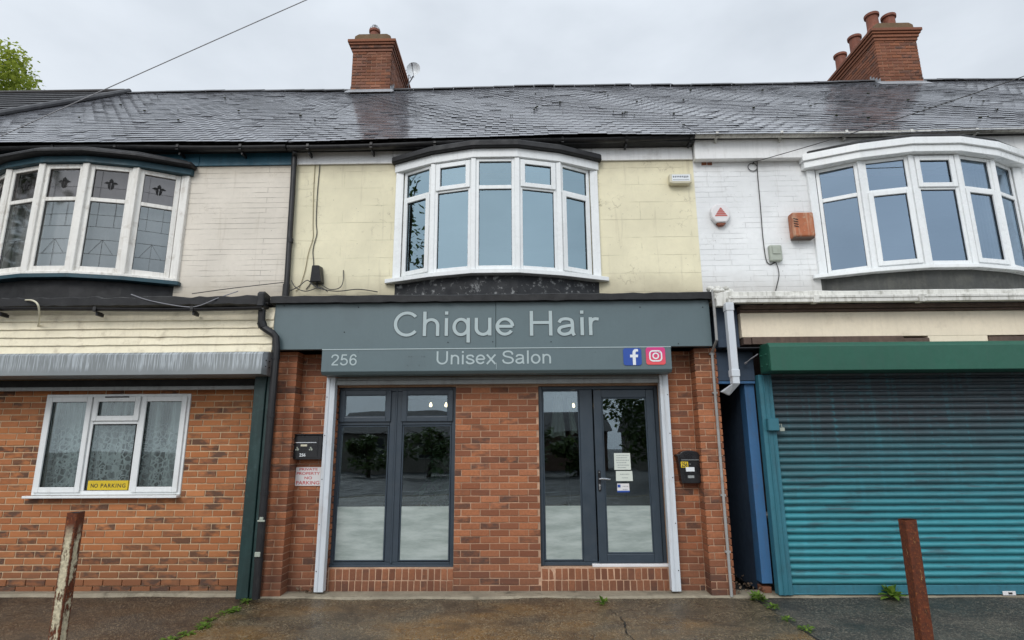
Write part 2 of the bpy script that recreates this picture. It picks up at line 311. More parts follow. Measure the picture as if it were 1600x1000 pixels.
# ------------------------------------------------------------------ mesh building
class MB:
    def __init__(s): s.v = []; s.f = []; s.c = []; s.T = None
    def _add(s, vs, fs, col=None):
        b = len(s.v)
        s.v += [s.T(p) if s.T else tuple(p) for p in vs]
        s.f += [tuple(b+i for i in f) for f in fs]; s.c += [col]*len(fs)
    def box(s, x0, x1, y0, y1, z0, z1, col=None, jit=0):
        j = (lambda: random.uniform(-jit, jit)) if jit else (lambda: 0)
        vs = [(x+j(), y+j(), z+j()) for z in (z0, z1) for y in (y0, y1) for x in (x0, x1)]
        s._add(vs, [(0, 2, 3, 1), (4, 5, 7, 6), (0, 1, 5, 4), (2, 6, 7, 3), (0, 4, 6, 2), (1, 3, 7, 5)], col)
    def poly(s, pts, col=None): s._add(pts, [tuple(range(len(pts)))], col)
    def prism(s, pts, a, b, axis='z', col=None):
        """closed 2D polygon pts extruded a..b along axis"""
        mk = {'z': lambda p, q: (p[0], p[1], q), 'x': lambda p, q: (q, p[0], p[1]), 'y': lambda p, q: (p[0], q, p[1])}[axis]
        n = len(pts)
        s._add([mk(p, a) for p in pts]+[mk(p, b) for p in pts],
               [tuple(range(n))[::-1], tuple(range(n, 2*n))]+[(i, (i+1) % n, n+(i+1) % n, n+i) for i in range(n)], col)
    def tube(s, path, r, n=8, col=None, cap=True):
        rs = r if isinstance(r, (list, tuple)) else [r]*len(path)
        rings = []
        prev = None
        for i, p in enumerate(path):
            a = path[max(0, i-1)]; b = path[min(len(path)-1, i+1)]
            d = [b[k]-a[k] for k in range(3)]; L = math.sqrt(sum(x*x for x in d)) or 1; d = [x/L for x in d]
            if prev is None:
                ref = (0, 0, 1) if abs(d[2]) < .9 else (1, 0, 0)
            else: ref = prev
            u = [ref[k]-d[k]*sum(ref[m]*d[m] for m in range(3)) for k in range(3)]
            L = math.sqrt(sum(x*x for x in u)) or 1; u = [x/L for x in u]; prev = u
            w = [d[1]*u[2]-d[2]*u[1], d[2]*u[0]-d[0]*u[2], d[0]*u[1]-d[1]*u[0]]
            rings.append([tuple(p[k]+rs[i]*(cos(2*pi*j/n)*u[k]+sin(2*pi*j/n)*w[k]) for k in range(3)) for j in range(n)])
        fs = []
        for i in range(len(path)-1):
            for j in range(n):
                fs.append((i*n+j, i*n+(j+1) % n, (i+1)*n+(j+1) % n, (i+1)*n+j))
        if cap: fs += [tuple(range(n))[::-1], tuple((len(path)-1)*n+j for j in range(n))]
        s._add([p for r_ in rings for p in r_], fs, col)
    def lathe(s, prof, cx, cy, n=20, col=None):
        vs = [(cx+r*cos(2*pi*j/n), cy+r*sin(2*pi*j/n), z) for r, z in prof for j in range(n)]
        fs = [(i*n+j, i*n+(j+1) % n, (i+1)*n+(j+1) % n, (i+1)*n+j) for i in range(len(prof)-1) for j in range(n)]
        s._add(vs, fs, col)
    def grid(s, fn, nu, nv, col=None):
        vs = [fn(i/nu, j/nv) for j in range(nv+1) for i in range(nu+1)]
        s._add(vs, [(j*(nu+1)+i, j*(nu+1)+i+1, (j+1)*(nu+1)+i+1, (j+1)*(nu+1)+i) for j in range(nv) for i in range(nu)], col)
    def build(s, name, mat, parent=None, bevel=0, smooth=False, seg=1):
        off = parent.matrix_basis.translation if (parent is not None) else (0, 0, 0)
        p = parent
        off = [0, 0, 0]
        while p is not None:
            for k in range(3): off[k] += p.location[k]
            p = p.parent
        me = bpy.data.meshes.new(name)
        me.from_pydata([(a-off[0], b-off[1], c-off[2]) for a, b, c in s.v], [], s.f)
        if any(c is not None for c in s.c):
            at_ = me.color_attributes.new('bc', 'FLOAT_COLOR', 'CORNER')
            buf = []
            for poly, c in zip(me.polygons, s.c):
                c = c or (.5, .5, .5)
                buf += [c[0], c[1], c[2], 1.]*poly.loop_total
            at_.data.foreach_set('color', buf)
        me.materials.append(M[mat] if isinstance(mat, str) else mat)
        me.update()
        o = bpy.data.objects.new(name, me); COL.objects.link(o)
        if parent is not None: o.parent = parent
        if smooth:
            me.polygons.foreach_set('use_smooth', [True]*len(me.polygons))
        if bevel:
            b = o.modifiers.new('bevel', 'BEVEL'); b.width = bevel; b.segments = seg; b.limit_method = 'ANGLE'; b.angle_limit = R(40)
        return o
def thing(name, loc, label, cat, group=None):
    o = bpy.data.objects.new(name, None); COL.objects.link(o); o.location = loc; o.empty_display_size = .2
    return tag(o, label, cat, group)
def tag(o, label, cat, group=None):
    o['label'] = label; o['category'] = cat
    if group: o['group'] = group
    return o
def struct(o): o['kind'] = 'structure'; return o
def bx(name, mat, parent, *a, bevel=.003, **k):
    m = MB(); m.box(*a); return m.build(name, mat, parent, bevel=bevel, **k)
def rc(): return (random.random(), random.random(), random.random())
def holes_split(a, b, hs):
    segs = [(a, b)]
    for h0, h1 in hs:
        n = []
        for s0, s1 in segs:
            if h1 <= s0 or h0 >= s1: n.append((s0, s1)); continue
            if h0 > s0: n.append((s0, h0))
            if h1 < s1: n.append((h1, s1))
        segs = n
    return segs
def bricks(mb, x0, x1, z0, z1, yf, depth=.10, L=.215, Hh=.065, J=.01, holes=(), offs=0., jit=.0022, hdr=False, axis='x'):
    """stretcher-bond bricks as real boxes; axis 'x' runs along X with front at y=yf, axis 'y' runs along Y with face at x=yf"""
    row = 0; z = z0
    while z+Hh*.6 < z1:
        zt = min(z+Hh, z1); zc = (z+zt)/2
        hs = [(h[0], h[1]) for h in holes if h[2] < zc < h[3]]
        st = (L if not hdr else L/2-.005)+J
        x = x0-(st/2 if row % 2 else 0)-offs
        while x < x1:
            a, b = max(x, x0), min(x+st-J, x1)
            if b-a > .02:
                for s0, s1 in holes_split(a, b, hs):
                    if s1-s0 < .015: continue
                    y = yf+random.uniform(-jit, jit)
                    if axis == 'x': mb.box(s0, s1, y, y+depth, z, zt, rc(), .0016)
                    else:
                        sgn = 1 if depth > 0 else -1
                        mb.box(min(y, y+depth), max(y, y+depth), s0, s1, z, zt, rc(), .0012)
            x += st
        z += Hh+J; row += 1
def wall(mb, x0, x1, z0, z1, y0, y1, holes=()):
    """wall slab with rectangular openings, no overlapping faces"""
    xs = sorted({x0, x1, *[v for h in holes for v in h[:2] if x0 < v < x1]}); zs = sorted({z0, z1, *[v for h in holes for v in h[2:] if z0 < v < z1]})
    def inside(i, j):
        if i < 0 or j < 0 or i >= len(xs)-1 or j >= len(zs)-1: return False
        cx = (xs[i]+xs[i+1])/2; cz = (zs[j]+zs[j+1])/2
        return not any(h[0] < cx < h[1] and h[2] < cz < h[3] for h in holes)
    for i in range(len(xs)-1):
        for j in range(len(zs)-1):
            if not inside(i, j): continue
            a, b, c, d = xs[i], xs[i+1], zs[j], zs[j+1]
            mb.poly([(a, y0, c), (b, y0, c), (b, y0, d), (a, y0, d)]); mb.poly([(a, y1, c), (a, y1, d), (b, y1, d), (b, y1, c)])
            if not inside(i-1, j): mb.poly([(a, y0, c), (a, y0, d), (a, y1, d), (a, y1, c)])
            if not inside(i+1, j): mb.poly([(b, y0, c), (b, y1, c), (b, y1, d), (b, y0, d)])
            if not inside(i, j-1): mb.poly([(a, y0, c), (a, y1, c), (b, y1, c), (b, y0, c)])
            if not inside(i, j+1): mb.poly([(a, y0, d), (b, y0, d), (b, y1, d), (a, y1, d)])
def room(name, mat, parent, x0, x1, y0, y1, z0, z1):
    m = MB()
    m.poly([(x0, y1, z0), (x1, y1, z0), (x1, y1, z1), (x0, y1, z1)]); m.poly([(x0, y0, z0), (x0, y1, z0), (x0, y1, z1), (x0, y0, z1)])
    m.poly([(x1, y0, z0), (x1, y1, z0), (x1, y1, z1), (x1, y0, z1)]); m.poly([(x0, y0, z0), (x1, y0, z0), (x1, y1, z0), (x0, y1, z0)])
    m.poly([(x0, y0, z1), (x1, y0, z1), (x1, y1, z1), (x0, y1, z1)])
    return m.build(name, mat, parent)
def text(s, x0, x1, zb, zt, y, mat, name, parent, ref=None, extr=.002, bold=0., space=1., shear=0):
    """mesh lettering fitted so that its bounding box is x0..x1, zb..zt, facing -Y"""
    cu = bpy.data.curves.new('lettering', 'FONT'); cu.body = s; cu.extrude = .01; cu.offset = bold; cu.space_character = space; cu.align_x = 'CENTER'
    cu.resolution_u = 6
    ob = bpy.data.objects.new('tmp_text', cu); COL.objects.link(ob)
    dg = bpy.context.evaluated_depsgraph_get(); dg.update()
    me = bpy.data.meshes.new_from_object(ob.evaluated_get(dg)); bpy.data.objects.remove(ob)
    xs = [v.co.x for v in me.vertices]; ys = [v.co.y for v in me.vertices]; zs = [v.co.z for v in me.vertices]
    fx = (x1-x0)/(max(xs)-min(xs)); fy = (zt-zb)/(max(ys)-min(ys)); fz = extr/(max(zs)-min(zs))
    m = MB()
    m._add([(x0+(v.co.x-min(xs))*fx, y-(v.co.z-min(zs))*fz, zb+(v.co.y-min(ys))*fy) for v in me.vertices], [tuple(p.vertices) for p in me.polygons])
    bpy.data.meshes.remove(me)
    return m.build(name, mat, parent)
def frame_rect(mb, x0, x1, z0, z1, y0, y1, w, wb=None):
    wb = wb or w
    mb.box(x0, x0+w, y0, y1, z0, z1); mb.box(x1-w, x1, y0, y1, z0, z1)
    mb.box(x0+w, x1-w, y0+.001, y1-.001, z0, z0+wb); mb.box(x0+w, x1-w, y0+.001, y1-.001, z1-w, z1)
# ------------------------------------------------------------------ key dimensions (metres)
YU = 7.65           # painted upper wall
XL, XR = -3.26, 2.478   # party lines
EAVE_Y, EAVE_Z = 7.42, 5.88
PITCH = R(41.); RIDGE_Y = 11.5; RIDGE_Z = EAVE_Z+(RIDGE_Y-EAVE_Y)*math.tan(PITCH)
HX0, HX1 = -8.75, 12.5
left = thing('terraced_house', (-6., 7.07, 0), 'left terraced house with pale cream upper wall, leaded bay window and orange brick ground floor', 'house')
salon = thing('terraced_house', (-.4, 7.07, 0), 'middle terraced house with pale yellow upper wall above the grey hair salon front', 'house')
right = thing('terraced_house', (5.5, 7.07, 0), 'right terraced house with white painted brick upper wall above the teal shutter', 'house')
endh = thing('terraced_house', (-10.5, 7.07, 0), 'house at the far left edge showing only its ribbed dark tile roof', 'house')
# ------------------------------------------------------------------ upper walls
def body(house, xa, xb, mat, bay):
    m = MB(); wall(m, xa, xb, 3.3, 5.72, YU, YU+.24, [(bay[0]+.06, bay[1]-.06, 3.86, 5.44)])
    m.build('upper_wall', mat, house)
    m = MB(); m.box(xa, xb, 15.2, 15.4, 0, 5.8); m.box(xa, xa+.1, YU+.25, 15.19, 3.2, 5.8); m.box(xb-.1, xb, YU+.25, 15.19, 3.2, 5.8)
    m.build('rear_wall', 'far_brick', house)
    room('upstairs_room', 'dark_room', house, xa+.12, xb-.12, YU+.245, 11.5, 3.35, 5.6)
bays = {'l': (-7.66, -4.80), 's': (-1.70, 1.045), 'r': (4.115, 6.965)}
body(left, HX0, XL, 'cream_wall', bays['l']); body(salon, XL, XR, 'yellow_wall', bays['s']); body(right, XR, HX1, 'white_wall', bays['r'])
# ------------------------------------------------------------------ roofs: individual slates
sl, cl = sin(PITCH), cos(PITCH)
def roofpt(x, s, h=0):   # s metres up the slope, h above the plane
    return (x, EAVE_Y+s*cl-h*sl, EAVE_Z+s*sl+h*cl)
SLOPE = (RIDGE_Y-EAVE_Y)/cl
hipx = lambda s: -8.86-(SLOPE-s)*0.10   # slates end at the hip line of the end roof (set below)
def hip_limit(s):        # x of the hip at height s
    t = s/SLOPE
    return -8.75*t+(-9.9)*(1-t)
def slates(house, xa, xb, hip=False):
    m = MB(); g = .150; w = .205; row = 0; s = -.06
    while s < SLOPE:
        x = math.floor(xa/w)*w-(w/2 if row % 2 else 0)
        Ls = g*1.9
        sag = .012*sin(s*2.1)
        while x < xb:
            a, b = max(x+.002, xa), min(x+w-.002, xb)
            if hip and a < hip_limit(s): a = max(a, hip_limit(s))
            if b-a > .03:
                top = min(s+Ls, SLOPE); lift = random.random()**9*.007; sk = random.gauss(0, .0022)
                und = .018*sin(a*.8+1)+.006*sin(a*2.3+s*1.7)
                h0 = .0125+lift+und; h1 = .001+und
                ds = random.gauss(0, .0025)
                if random.random() < .004: ds -= .03
                vs = [roofpt(a, s+ds+sk, h0), roofpt(b, s+ds-sk, h0+random.gauss(0, .0008)), roofpt(b, top, h1), roofpt(a, top, h1),
                      roofpt(a, s+ds+sk, h0-.0055), roofpt(b, s+ds-sk, h0-.0055), roofpt(b, top, h1-.0055), roofpt(a, top, h1-.0055)]
                m._add(vs, [(0, 1, 2, 3), (4, 5, 1, 0), (0, 3, 7, 4), (1, 5, 6, 2)], rc())
            x += w
        s += g; row += 1
    return m.build('roof', 'slate', house)
roofs = {}
for k, h, a, b in (('l', left, -12.6, XL), ('s', salon, XL, XR), ('r', right, XR, 12.6)):
    roofs[k] = slates(h, a, b, k == 'l')
    # boarding under the slates and rear slope
    m = MB(); a2 = -9.6 if k == 'l' else a
    vs = [roofpt(a2, 0, -.045), roofpt(b, 0, -.045), roofpt(b, SLOPE, -.045), roofpt(a2, SLOPE, -.045)]
    m.poly(vs); m.poly([(a2, RIDGE_Y, RIDGE_Z-.06), (b, RIDGE_Y, RIDGE_Z-.06), (b, RIDGE_Y+4, EAVE_Z), (a2, RIDGE_Y+4, EAVE_Z)])
    m.build('roof_underlay', 'far_roof', roofs[k])
    # ridge tiles
    m = MB(); x = a if k != 'l' else -8.85
    while x < b:
        e = min(x+.45, b); dz = .018*sin(x*.8+1)+random.gauss(0, .006)
        m.prism([(RIDGE_Y-.17, RIDGE_Z-.09+dz), (RIDGE_Y-.155, RIDGE_Z-.065+dz), (RIDGE_Y, RIDGE_Z+.055+dz), (RIDGE_Y+.155, RIDGE_Z-.065+dz), (RIDGE_Y+.17, RIDGE_Z-.09+dz), (RIDGE_Y, RIDGE_Z+.035+dz)], x+.004, e-.004, 'x')
        x += .45
    m.build('ridge_tiles', 'concrete_tile', roofs[k])
# moss lumps on slates
mo = MB()
for _ in range(60):
    x = random.uniform(-.5, 8.5) if random.random() < .85 else random.uniform(-8, -3); s = random.uniform(.4, SLOPE-.4); r = random.uniform(.009, .02)
    if x > XR or x < XL: pass
    p = roofpt(x, s, .03+.018*sin(x*.8+1))
    for k in range(3):
        q = (p[0]+random.gauss(0, .012), p[1], p[2]-.008+random.uniform(0, .004)); rr = r*random.uniform(.6, 1)
        mo.lathe([(0, q[2]-rr), (rr, q[2]-rr*.3), (rr*.8, q[2]+rr*.4), (0, q[2]+rr*.7)], q[0], q[1], 7)
mo = mo.build('moss', 'moss', None); tag(mo, 'dark moss clumps scattered over the wet slates', 'moss'); mo['kind'] = 'stuff'
# end roof with ribbed tiles and hip line
m = MB(); s = -.05; row = 0
while s < SLOPE+.02:
    t = max(0, min(1, s/SLOPE)); xr = hip_limit(s)+.02
    x = xr
    e = min(s+.40, SLOPE+.03)
    h = .045
    m._add([roofpt(-18, s, h+.035), roofpt(xr, s, h+.035), roofpt(hip_limit(e)+.02, e, h), roofpt(-18, e, h), roofpt(-18, s, h-.02), roofpt(xr, s, h-.02)], [(0, 1, 2, 3), (4, 5, 1, 0)])
    s += .30
er = m.build('roof', 'concrete_tile', endh)
m = MB()
m.tube([roofpt(hip_limit(-.1)+.02, -.1, .06), roofpt(hip_limit(SLOPE)+.02, SLOPE-.02, .06)], .055, 8)
m.build('hip_tiles', 'concrete_tile', er)
m = MB(); m.box(-18, -8.8, RIDGE_Y-.12, RIDGE_Y+.12, RIDGE_Z-.02, RIDGE_Z+.07); m.build('ridge_tiles', 'far_roof', er, bevel=.03)
m = MB(); m.box(-18, HX0-.01, YU+.6, 15.2, 0, 5.7); m.build('wall', 'far_render', endh)
# ------------------------------------------------------------------ fascia boards, gutters
def gutter(house, xa, xb, za, zb, mat, r=.058, y=7.47, brk=.9, bmat=None):
    m = MB(); n = 10
    prof = [(-r*cos(pi*i/n), -r*sin(pi*i/n)) for i in range(n+1)]
    prof = prof+[((r-.006)*cos(pi*i/n), -(r-.006)*sin(pi*i/n)) for i in range(n+1)]
    for (A, B) in ((xa, xb),):
        k = len(prof); L = 14
        vs = []
        for i in range(L+1):
            t = i/L; x = A+(B-A)*t; z = za+(zb-za)*t-.012*sin(pi*t*3)
            vs += [(x, y+p[0], z+p[1]) for p in prof]
        fs = [(i*k+j, i*k+(j+1) % k, (i+1)*k+(j+1) % k, (i+1)*k+j) for i in range(L) for j in range(k)]+[tuple(range(k)), tuple(L*k+j for j in range(k))]
        m._add(vs, fs)
    g = m.build('gutter', mat, house, smooth=False)
    m = MB(); x = xa+.3
    while x < xb:
        z = za+(zb-za)*(x-xa)/(xb-xa)
        m = MB(); m.box(x-.018, x+.018, y-r-.008, y-r, z-.03, z+.012); m.box(x-.0175, x+.0175, y-r-.0075, y+r+.05, z-r-.012, z-r-.003); m.box(x-.012, x+.012, y+r*.2, y+r+.08, z-r-.05, z-r-.012)
        m.build('bracket', bmat or mat, g); x += brk
    return g
for h, xa, xb, mat, z0 in ((left, HX0, XL-.003, 'petrol_board', 5.60), (salon, XL+.003, XR-.003, 'white_board', 5.60), (right, XR+.003, HX1, 'white_board', 5.562)):
    m = MB(); x = xa; rr_ = h is right; fy = YU-.11 if rr_ else YU-.03
    for i in range(4):
        e = xa+(xb-xa)*(i+1)/4; m.box(x+.002, e-.002, fy, YU-.002, z0, 5.855 if rr_ else 5.79); x = e
    m.build('fascia_board', mat, h, bevel=.003)
    zs_ = 5.857 if rr_ else 5.792; m = MB(); m.box(xa, xb, EAVE_Y+.04, YU-.03, zs_, zs_+.014); m.build('soffit', 'dark_gap', h)
gutter(left, HX0, XL-.05, 5.86, 5.80, 'black_plastic')
gutter(salon, XL-.03, XR-.02, 5.79, 5.875, 'black_plastic')
gutter(right, XR+.0, HX1, 5.895, 5.895, 'grubby_white', .05)
# ------------------------------------------------------------------ chimneys
def chimney(house, x0, x1, y0, y1, ztop, pots, label=None):
    m = MB(); zb = RIDGE_Z-.75
    m.box(x0+.012, x1-.012, y0+.012, y1-.012, zb, ztop-.02)
    ch = m.build('chimney', 'mortar_salon', house)
    m = MB()
    bricks(m, x0, x1, zb, ztop-.34, y0, .08, L=.205)
    bricks(m, y0+.085, y1, zb, ztop-.34, x0, .08, L=.205, axis='y'); bricks(m, y0+.085, y1, zb, ztop-.34, x1-.08, .08, L=.205, axis='y')
    m.build('brickwork', 'brick_chimney', ch, bevel=.004)
    # corbelled courses
    m = MB(); z = ztop-.34
    for i, (o, hh) in enumerate(((.02, .07), (.045, .07), (.075, .05), (.10, .075))):
        m.box(x0-o, x1+o, y0-o, y1+o, z, z+hh-.006, rc()); z += hh
    m.build('corbel', 'brick_chimney', ch, bevel=.006)
    m = MB(); m.prism([(x0+.02, z-.006), (x1-.02, z-.006), (x1-.035, z+.12), (x1-.12, z+.17), (x0+.12, z+.17), (x0+.035, z+.12)], y0-.03, y1-.0, 'y'); m.build('flaunching', 'sooty_mortar', ch, bevel=.01)
    for (px, py, hh, r, cow) in pots:
        m = MB(); m.lathe([(r*1.05, z+.05), (r*1.08, z+.12), (r*.88, z+.2), (r*.86, z+hh-.07), (r*1.08, z+hh-.055), (r*1.1, z+hh), (r*.85, z+hh), (r*.8, z+hh-.3)], px, py, 20)
        pt = m.build('chimney_pot', 'terracotta', ch, smooth=False)
        if cow:
            m = MB()
            for k in range(6):
                a = pi*k/6
                m.tube([(px+.11*cos(t)*cos(a), py+.11*cos(t)*sin(a), z+hh-.01+.16*sin(t)) for t in [pi*i/10 for i in range(11)]], .007, 5)
            m.tube([(px+.11*cos(2*pi*i/16), py+.11*sin(2*pi*i/16), z+hh+.04) for i in range(17)], .006, 5)
            m.build('wire_cowl', 'cowl', pt)
    # stepped lead flashing
    m = MB()
    yb = (zb*0+RIDGE_Z-.0)
    zf = lambda y: EAVE_Z+(y-EAVE_Y)*math.tan(PITCH)
    m.box(x0-.06, x1+.06, y0-.012, y0-.003, zf(y0)+.02, zf(y0)+.075)
    m.prism([(y0-.14, zf(y0-.14)+.045), (y0-.003, zf(y0)+.045), (y0-.003, zf(y0)+.055), (y0-.14, zf(y0-.14)+.053)], x0-.09, x1+.09, 'x')
    y = y0
    while y < RIDGE_Y:
        for xx in ((x0-.012, x0-.004), (x1+.004, x1+.012)): m.box(xx[0], xx[1], y, min(y+.09, RIDGE_Y), zf(y)-.02, zf(y)+.16)
        y += .092
    m.build('flashing', 'lead', ch)
    return ch
YC = 11.18
xl0 = at(550, 110, YC)[0]; xl1 = at(612, 110, YC)[0]
zt = at(580, 52, YC)[1]
chimney(salon, -3.66, -2.80, YC, 13.4, 10.50, [(-3.26, YC+.22, .44, .115, True)])
rx0 = at(1377, 120, YC)[0]; rx1 = at(1442, 120, YC)[0]; zt = at(1410, 45, YC)[1]
chimney(right, rx0-.02, rx1+.0, YC, 13.6, 10.56, [(rx0+.15, YC+.22, .56, .14, False), (rx0+.52, YC+.22, .52, .14, False), (rx0+.17, 12.12, .56, .14, False), (rx0+.17, 12.75, .56, .14, False)])
print('CH', xl0, xl1, rx0, rx1, zt)
# ------------------------------------------------------------------ bay windows
def arc_pts(xa, xb, sag, n, off=0., y=YU):
    w = (xb-xa)/2; r = (w*w+sag*sag)/(2*sag); cx = (xa+xb)/2; cy = y-sag+r; a = math.asin(w/r)
    return [(cx+(r+off)*sin(-a+2*a*i/n), cy-(r+off)*cos(-a+2*a*i/n)) for i in range(n+1)]
def facet(p, q):
    L = math.hypot(q[0]-p[0], q[1]-p[1]); t = ((q[0]-p[0])/L, (q[1]-p[1])/L); n = (t[1], -t[0])   # n points out (-Y)
    return L, (lambda v: (p[0]+t[0]*v[0]-n[0]*v[1], p[1]+t[1]*v[0]-n[1]*v[1], v[2]))
def bay(house, xa, xb, z0, z1, ztr, types, glass_m, old=False, sag=.46):
    fm = 'old_white' if old else 'white_upvc'; n = 5
    P = arc_pts(xa, xb, sag, n)
    post = MB(); fr = MB(); gl = MB(); g2 = MB(); bead = MB(); lead = MB()
    w = .066 if old else .045; dkp = MB()
    # corner posts: slim prisms centred on the arc nodes
    for i, (x, y) in enumerate(P):
        if i in (0, n):
            sg = 1 if i == 0 else -1
            post.box(min(x, x+sg*.05)-(.06 if i == 0 else 0), max(x, x+sg*.05)+(.06 if i == n else 0), y-.05, y+.06, z0, z1)
        else:
            post.prism([(x-.034, y-.018), (x+.034, y-.018), (x+.028, y+.07), (x-.028, y+.07)] if not old else [(x-.045, y-.03), (x+.045, y-.03), (x+.035, y+.08), (x-.035, y+.08)], z0, z1)
    bw = post.build('bay_window', fm, house, bevel=.006)
    for i in range(n):
        L, T = facet(P[i], P[i+1]); a = .03 if 0 < i else .07; b = L-(.03 if i < n-1 else .07)
        fr.T = dkp.T = gl.T = g2.T = bead.T = lead.T = T
        # outer frame of the facet and transom
        frame_rect(fr, a, b, z0+.002, z1-.002, 0, .062, w, w+.01)
        fr.box(a+w, b-w, .003, .059, ztr-.028, ztr+.028)
        for (zz0, zz1, typ) in ((z0+w+.01, ztr-.028, types[i][1]), (ztr+.028, z1-w, types[i][0])):
            ga, gb, g0, g1 = a+w, b-w, zz0, zz1
            if typ == 'o':
                sm = MB(); sm.T = T
                frame_rect(sm, ga-.028, gb+.028, g0-.026, g1+.022, -.022, .012, .062)
                sm.build('opening_sash', fm, bw, bevel=.006, seg=2)
                ga += .036; gb -= .036; g0 += .038; g1 -= .042
                yo = .0
            else: yo = .018
            # glazing bead (black gasket line)
            bead.box(ga-.004, ga+.004, yo, yo+.008, g0, g1); bead.box(gb-.004, gb+.004, yo, yo+.008, g0, g1); bead.box(ga, gb, yo+.001, yo+.007, g1-.004, g1+.004); bead.box(ga, gb, yo+.001, yo+.007, g0-.004, g0+.004)
            (g2 if old and zz0 > ztr-.1 else gl)._add([(ga-.003, yo+.012, g0-.003), (gb+.003, yo+.012, g0-.003), (gb+.003, yo+.012, g1+.003), (ga-.003, yo+.012, g1+.003)], [(0, 1, 2, 3)])
            if old:
                yy = yo+.006
                def came(s0, t0, s1, t1, wd=.004):
                    dx, dz = s1-s0, t1-t0; l_ = math.hypot(dx, dz) or 1; px, pz = -dz/l_*wd, dx/l_*wd
                    lead._add([(s0+px, yy, t0+pz), (s1+px, yy, t1+pz), (s1-px, yy, t1-pz), (s0-px, yy, t0-pz), (s0, yy-.004, t0), (s1, yy-.004, t1)], [(0, 1, 5, 4), (4, 5, 2, 3)])
                wv = lambda: random.uniform(-.003, .003)
                if zz0 > ztr-.1:
                    c_ = (ga+gb)/2; zc = (g0+g1)/2+.01
                    came(ga, zc-.06, gb, zc-.06, .0014); came(c_-.115, g0, c_-.115, g1, .0014)
                    def petal(pts): dkp._add([(c_+p[0]*1.0, yy-.002, zc+p[1]) for p in pts], [tuple(range(len(pts)))])
                    petal([(0, .085), (.026, .05), (.018, .02), (-.018, .02), (-.026, .05)])
                    petal([(.005, .03), (.05, .035), (.088, .01), (.05, .002), (.012, -.01)]); petal([(-.005, .03), (-.05, .035), (-.088, .01), (-.05, .002), (-.012, -.01)])
                    petal([(.006, .0), (.04, -.01), (.03, -.06), (.006, -.085)]); petal([(-.006, .0), (-.04, -.01), (-.03, -.06), (-.006, -.085)])
                else:
                    hh = g1-g0
                    for k in (.2, .42, .62, .8): came(ga, g0+hh*k+wv(), gb, g0+hh*k+wv(), .0018)
                    for k in (.25, .75): came(ga+(gb-ga)*k, g0+hh*.62, ga+(gb-ga)*k, g1, .0018)
                    came((ga+gb)/2, g0, (ga+gb)/2, g0+hh*.42, .0018)
                    q = .2
                    came(ga+(gb-ga)*.5, g0+hh*.42, ga+(gb-ga)*.15, g0+hh*.2, .0018); came(ga+(gb-ga)*.5, g0+hh*.42, ga+(gb-ga)*.85, g0+hh*.2, .0018)
    fr.build('frame', fm, bw, bevel=.005)
    bead.build('gasket', 'black_plastic', bw)
    gl.build('pane', glass_m, bw)
    if old: g2.build('leaded_top_light', 'glass_stained', bw)
    if old: lead.build('lead_came', 'lead_came', bw); dkp.build('flower_motif', 'slot_dark', bw)
    return bw, P
N = NT('lead_came'); N.bsdf((.12, .125, .125), .45, spec=.6); M['lead_came'] = N.m
def ring(P, off, xa, xb):   # closed polygon from an outer arc to the wall
    return P
def arcslab(name, mat, parent, xa, xb, off, z0, z1, ext=0., sag=.46, bevel=.004, yb=YU-.004, dz=0):
    P = arc_pts(xa-ext, xb+ext, sag+off*.9, 5)
    P = [(x, y) for x, y in P]
    pts = [(P[0][0], yb)]+[(x, y-.0) for x, y in P]+[(P[-1][0], yb)]
    P2 = arc_pts(xa, xb, sag, 5, off)
    pts = [(xa-ext, yb), (xa-ext, P2[0][1]-.02)]+P2[1:-1]+[(xb+ext, P2[-1][1]-.02), (xb+ext, yb)]
    m = MB(); m.prism(pts, z0, z1); return m.build(name, mat, parent, bevel=bevel)
# salon bay
xa, xb = bays['s']
bw, P = bay(salon, xa, xb, 3.86, 5.44, 5.02, [('f', 'o'), ('o', 'f'), ('f', 'f'), ('o', 'f'), ('f', 'o')], 'glass_upper')
arcslab('head_board', 'white_upvc', bw, xa, xb, .035, 5.441, 5.565, .08)
arcslab('felt_roof', 'felt', bw, xa, xb, .11, 5.567, 5.66, .12, bevel=.015)
arcslab('sill', 'white_upvc', bw, xa, xb, .05, 3.80, 3.858, .16)
arcslab('apron', 'felt_peeling', bw, xa+.0, xb-.0, -.06, 3.40, 3.799, .03)
# left old timber bay
xa, xb = bays['l']
bwl, P = bay(left, xa, xb, 3.90, 5.44, 4.93, [('f', 'f')]*5, 'glass_old', True)
arcslab('head_board', 'dark_blue_paint', bwl, xa, xb, .06, 5.441, 5.53, .10)
arcslab('felt_roof', 'felt', bwl, xa, xb, .17, 5.532, 5.60, .14, bevel=.02)
arcslab('roof_edge', 'felt', bwl, xa, xb, .10, 5.602, 5.65, .04, bevel=.015)
arcslab('sill', 'old_white', bwl, xa, xb, .045, 3.855, 3.899, .07, bevel=.008)
arcslab('sill_board', 'dark_blue_paint', bwl, xa, xb, .07, 3.80, 3.853, .10)
arcslab('apron', 'felt', bwl, xa, xb, -.05, 3.40, 3.798, .0)
m = MB()
m.grid(lambda u, v: (xa+.14+(xb-xa-.28)*u, 7.80+.010*sin(u*95)-.44*(1-(2*u-1)**2)**.9*.92, 3.92+1.5*v), 200, 2)
cu = m.build('net_curtain', 'curtain', None, smooth=True); tag(cu, 'grey net curtain hanging behind the leaded upstairs bay window', 'curtain')
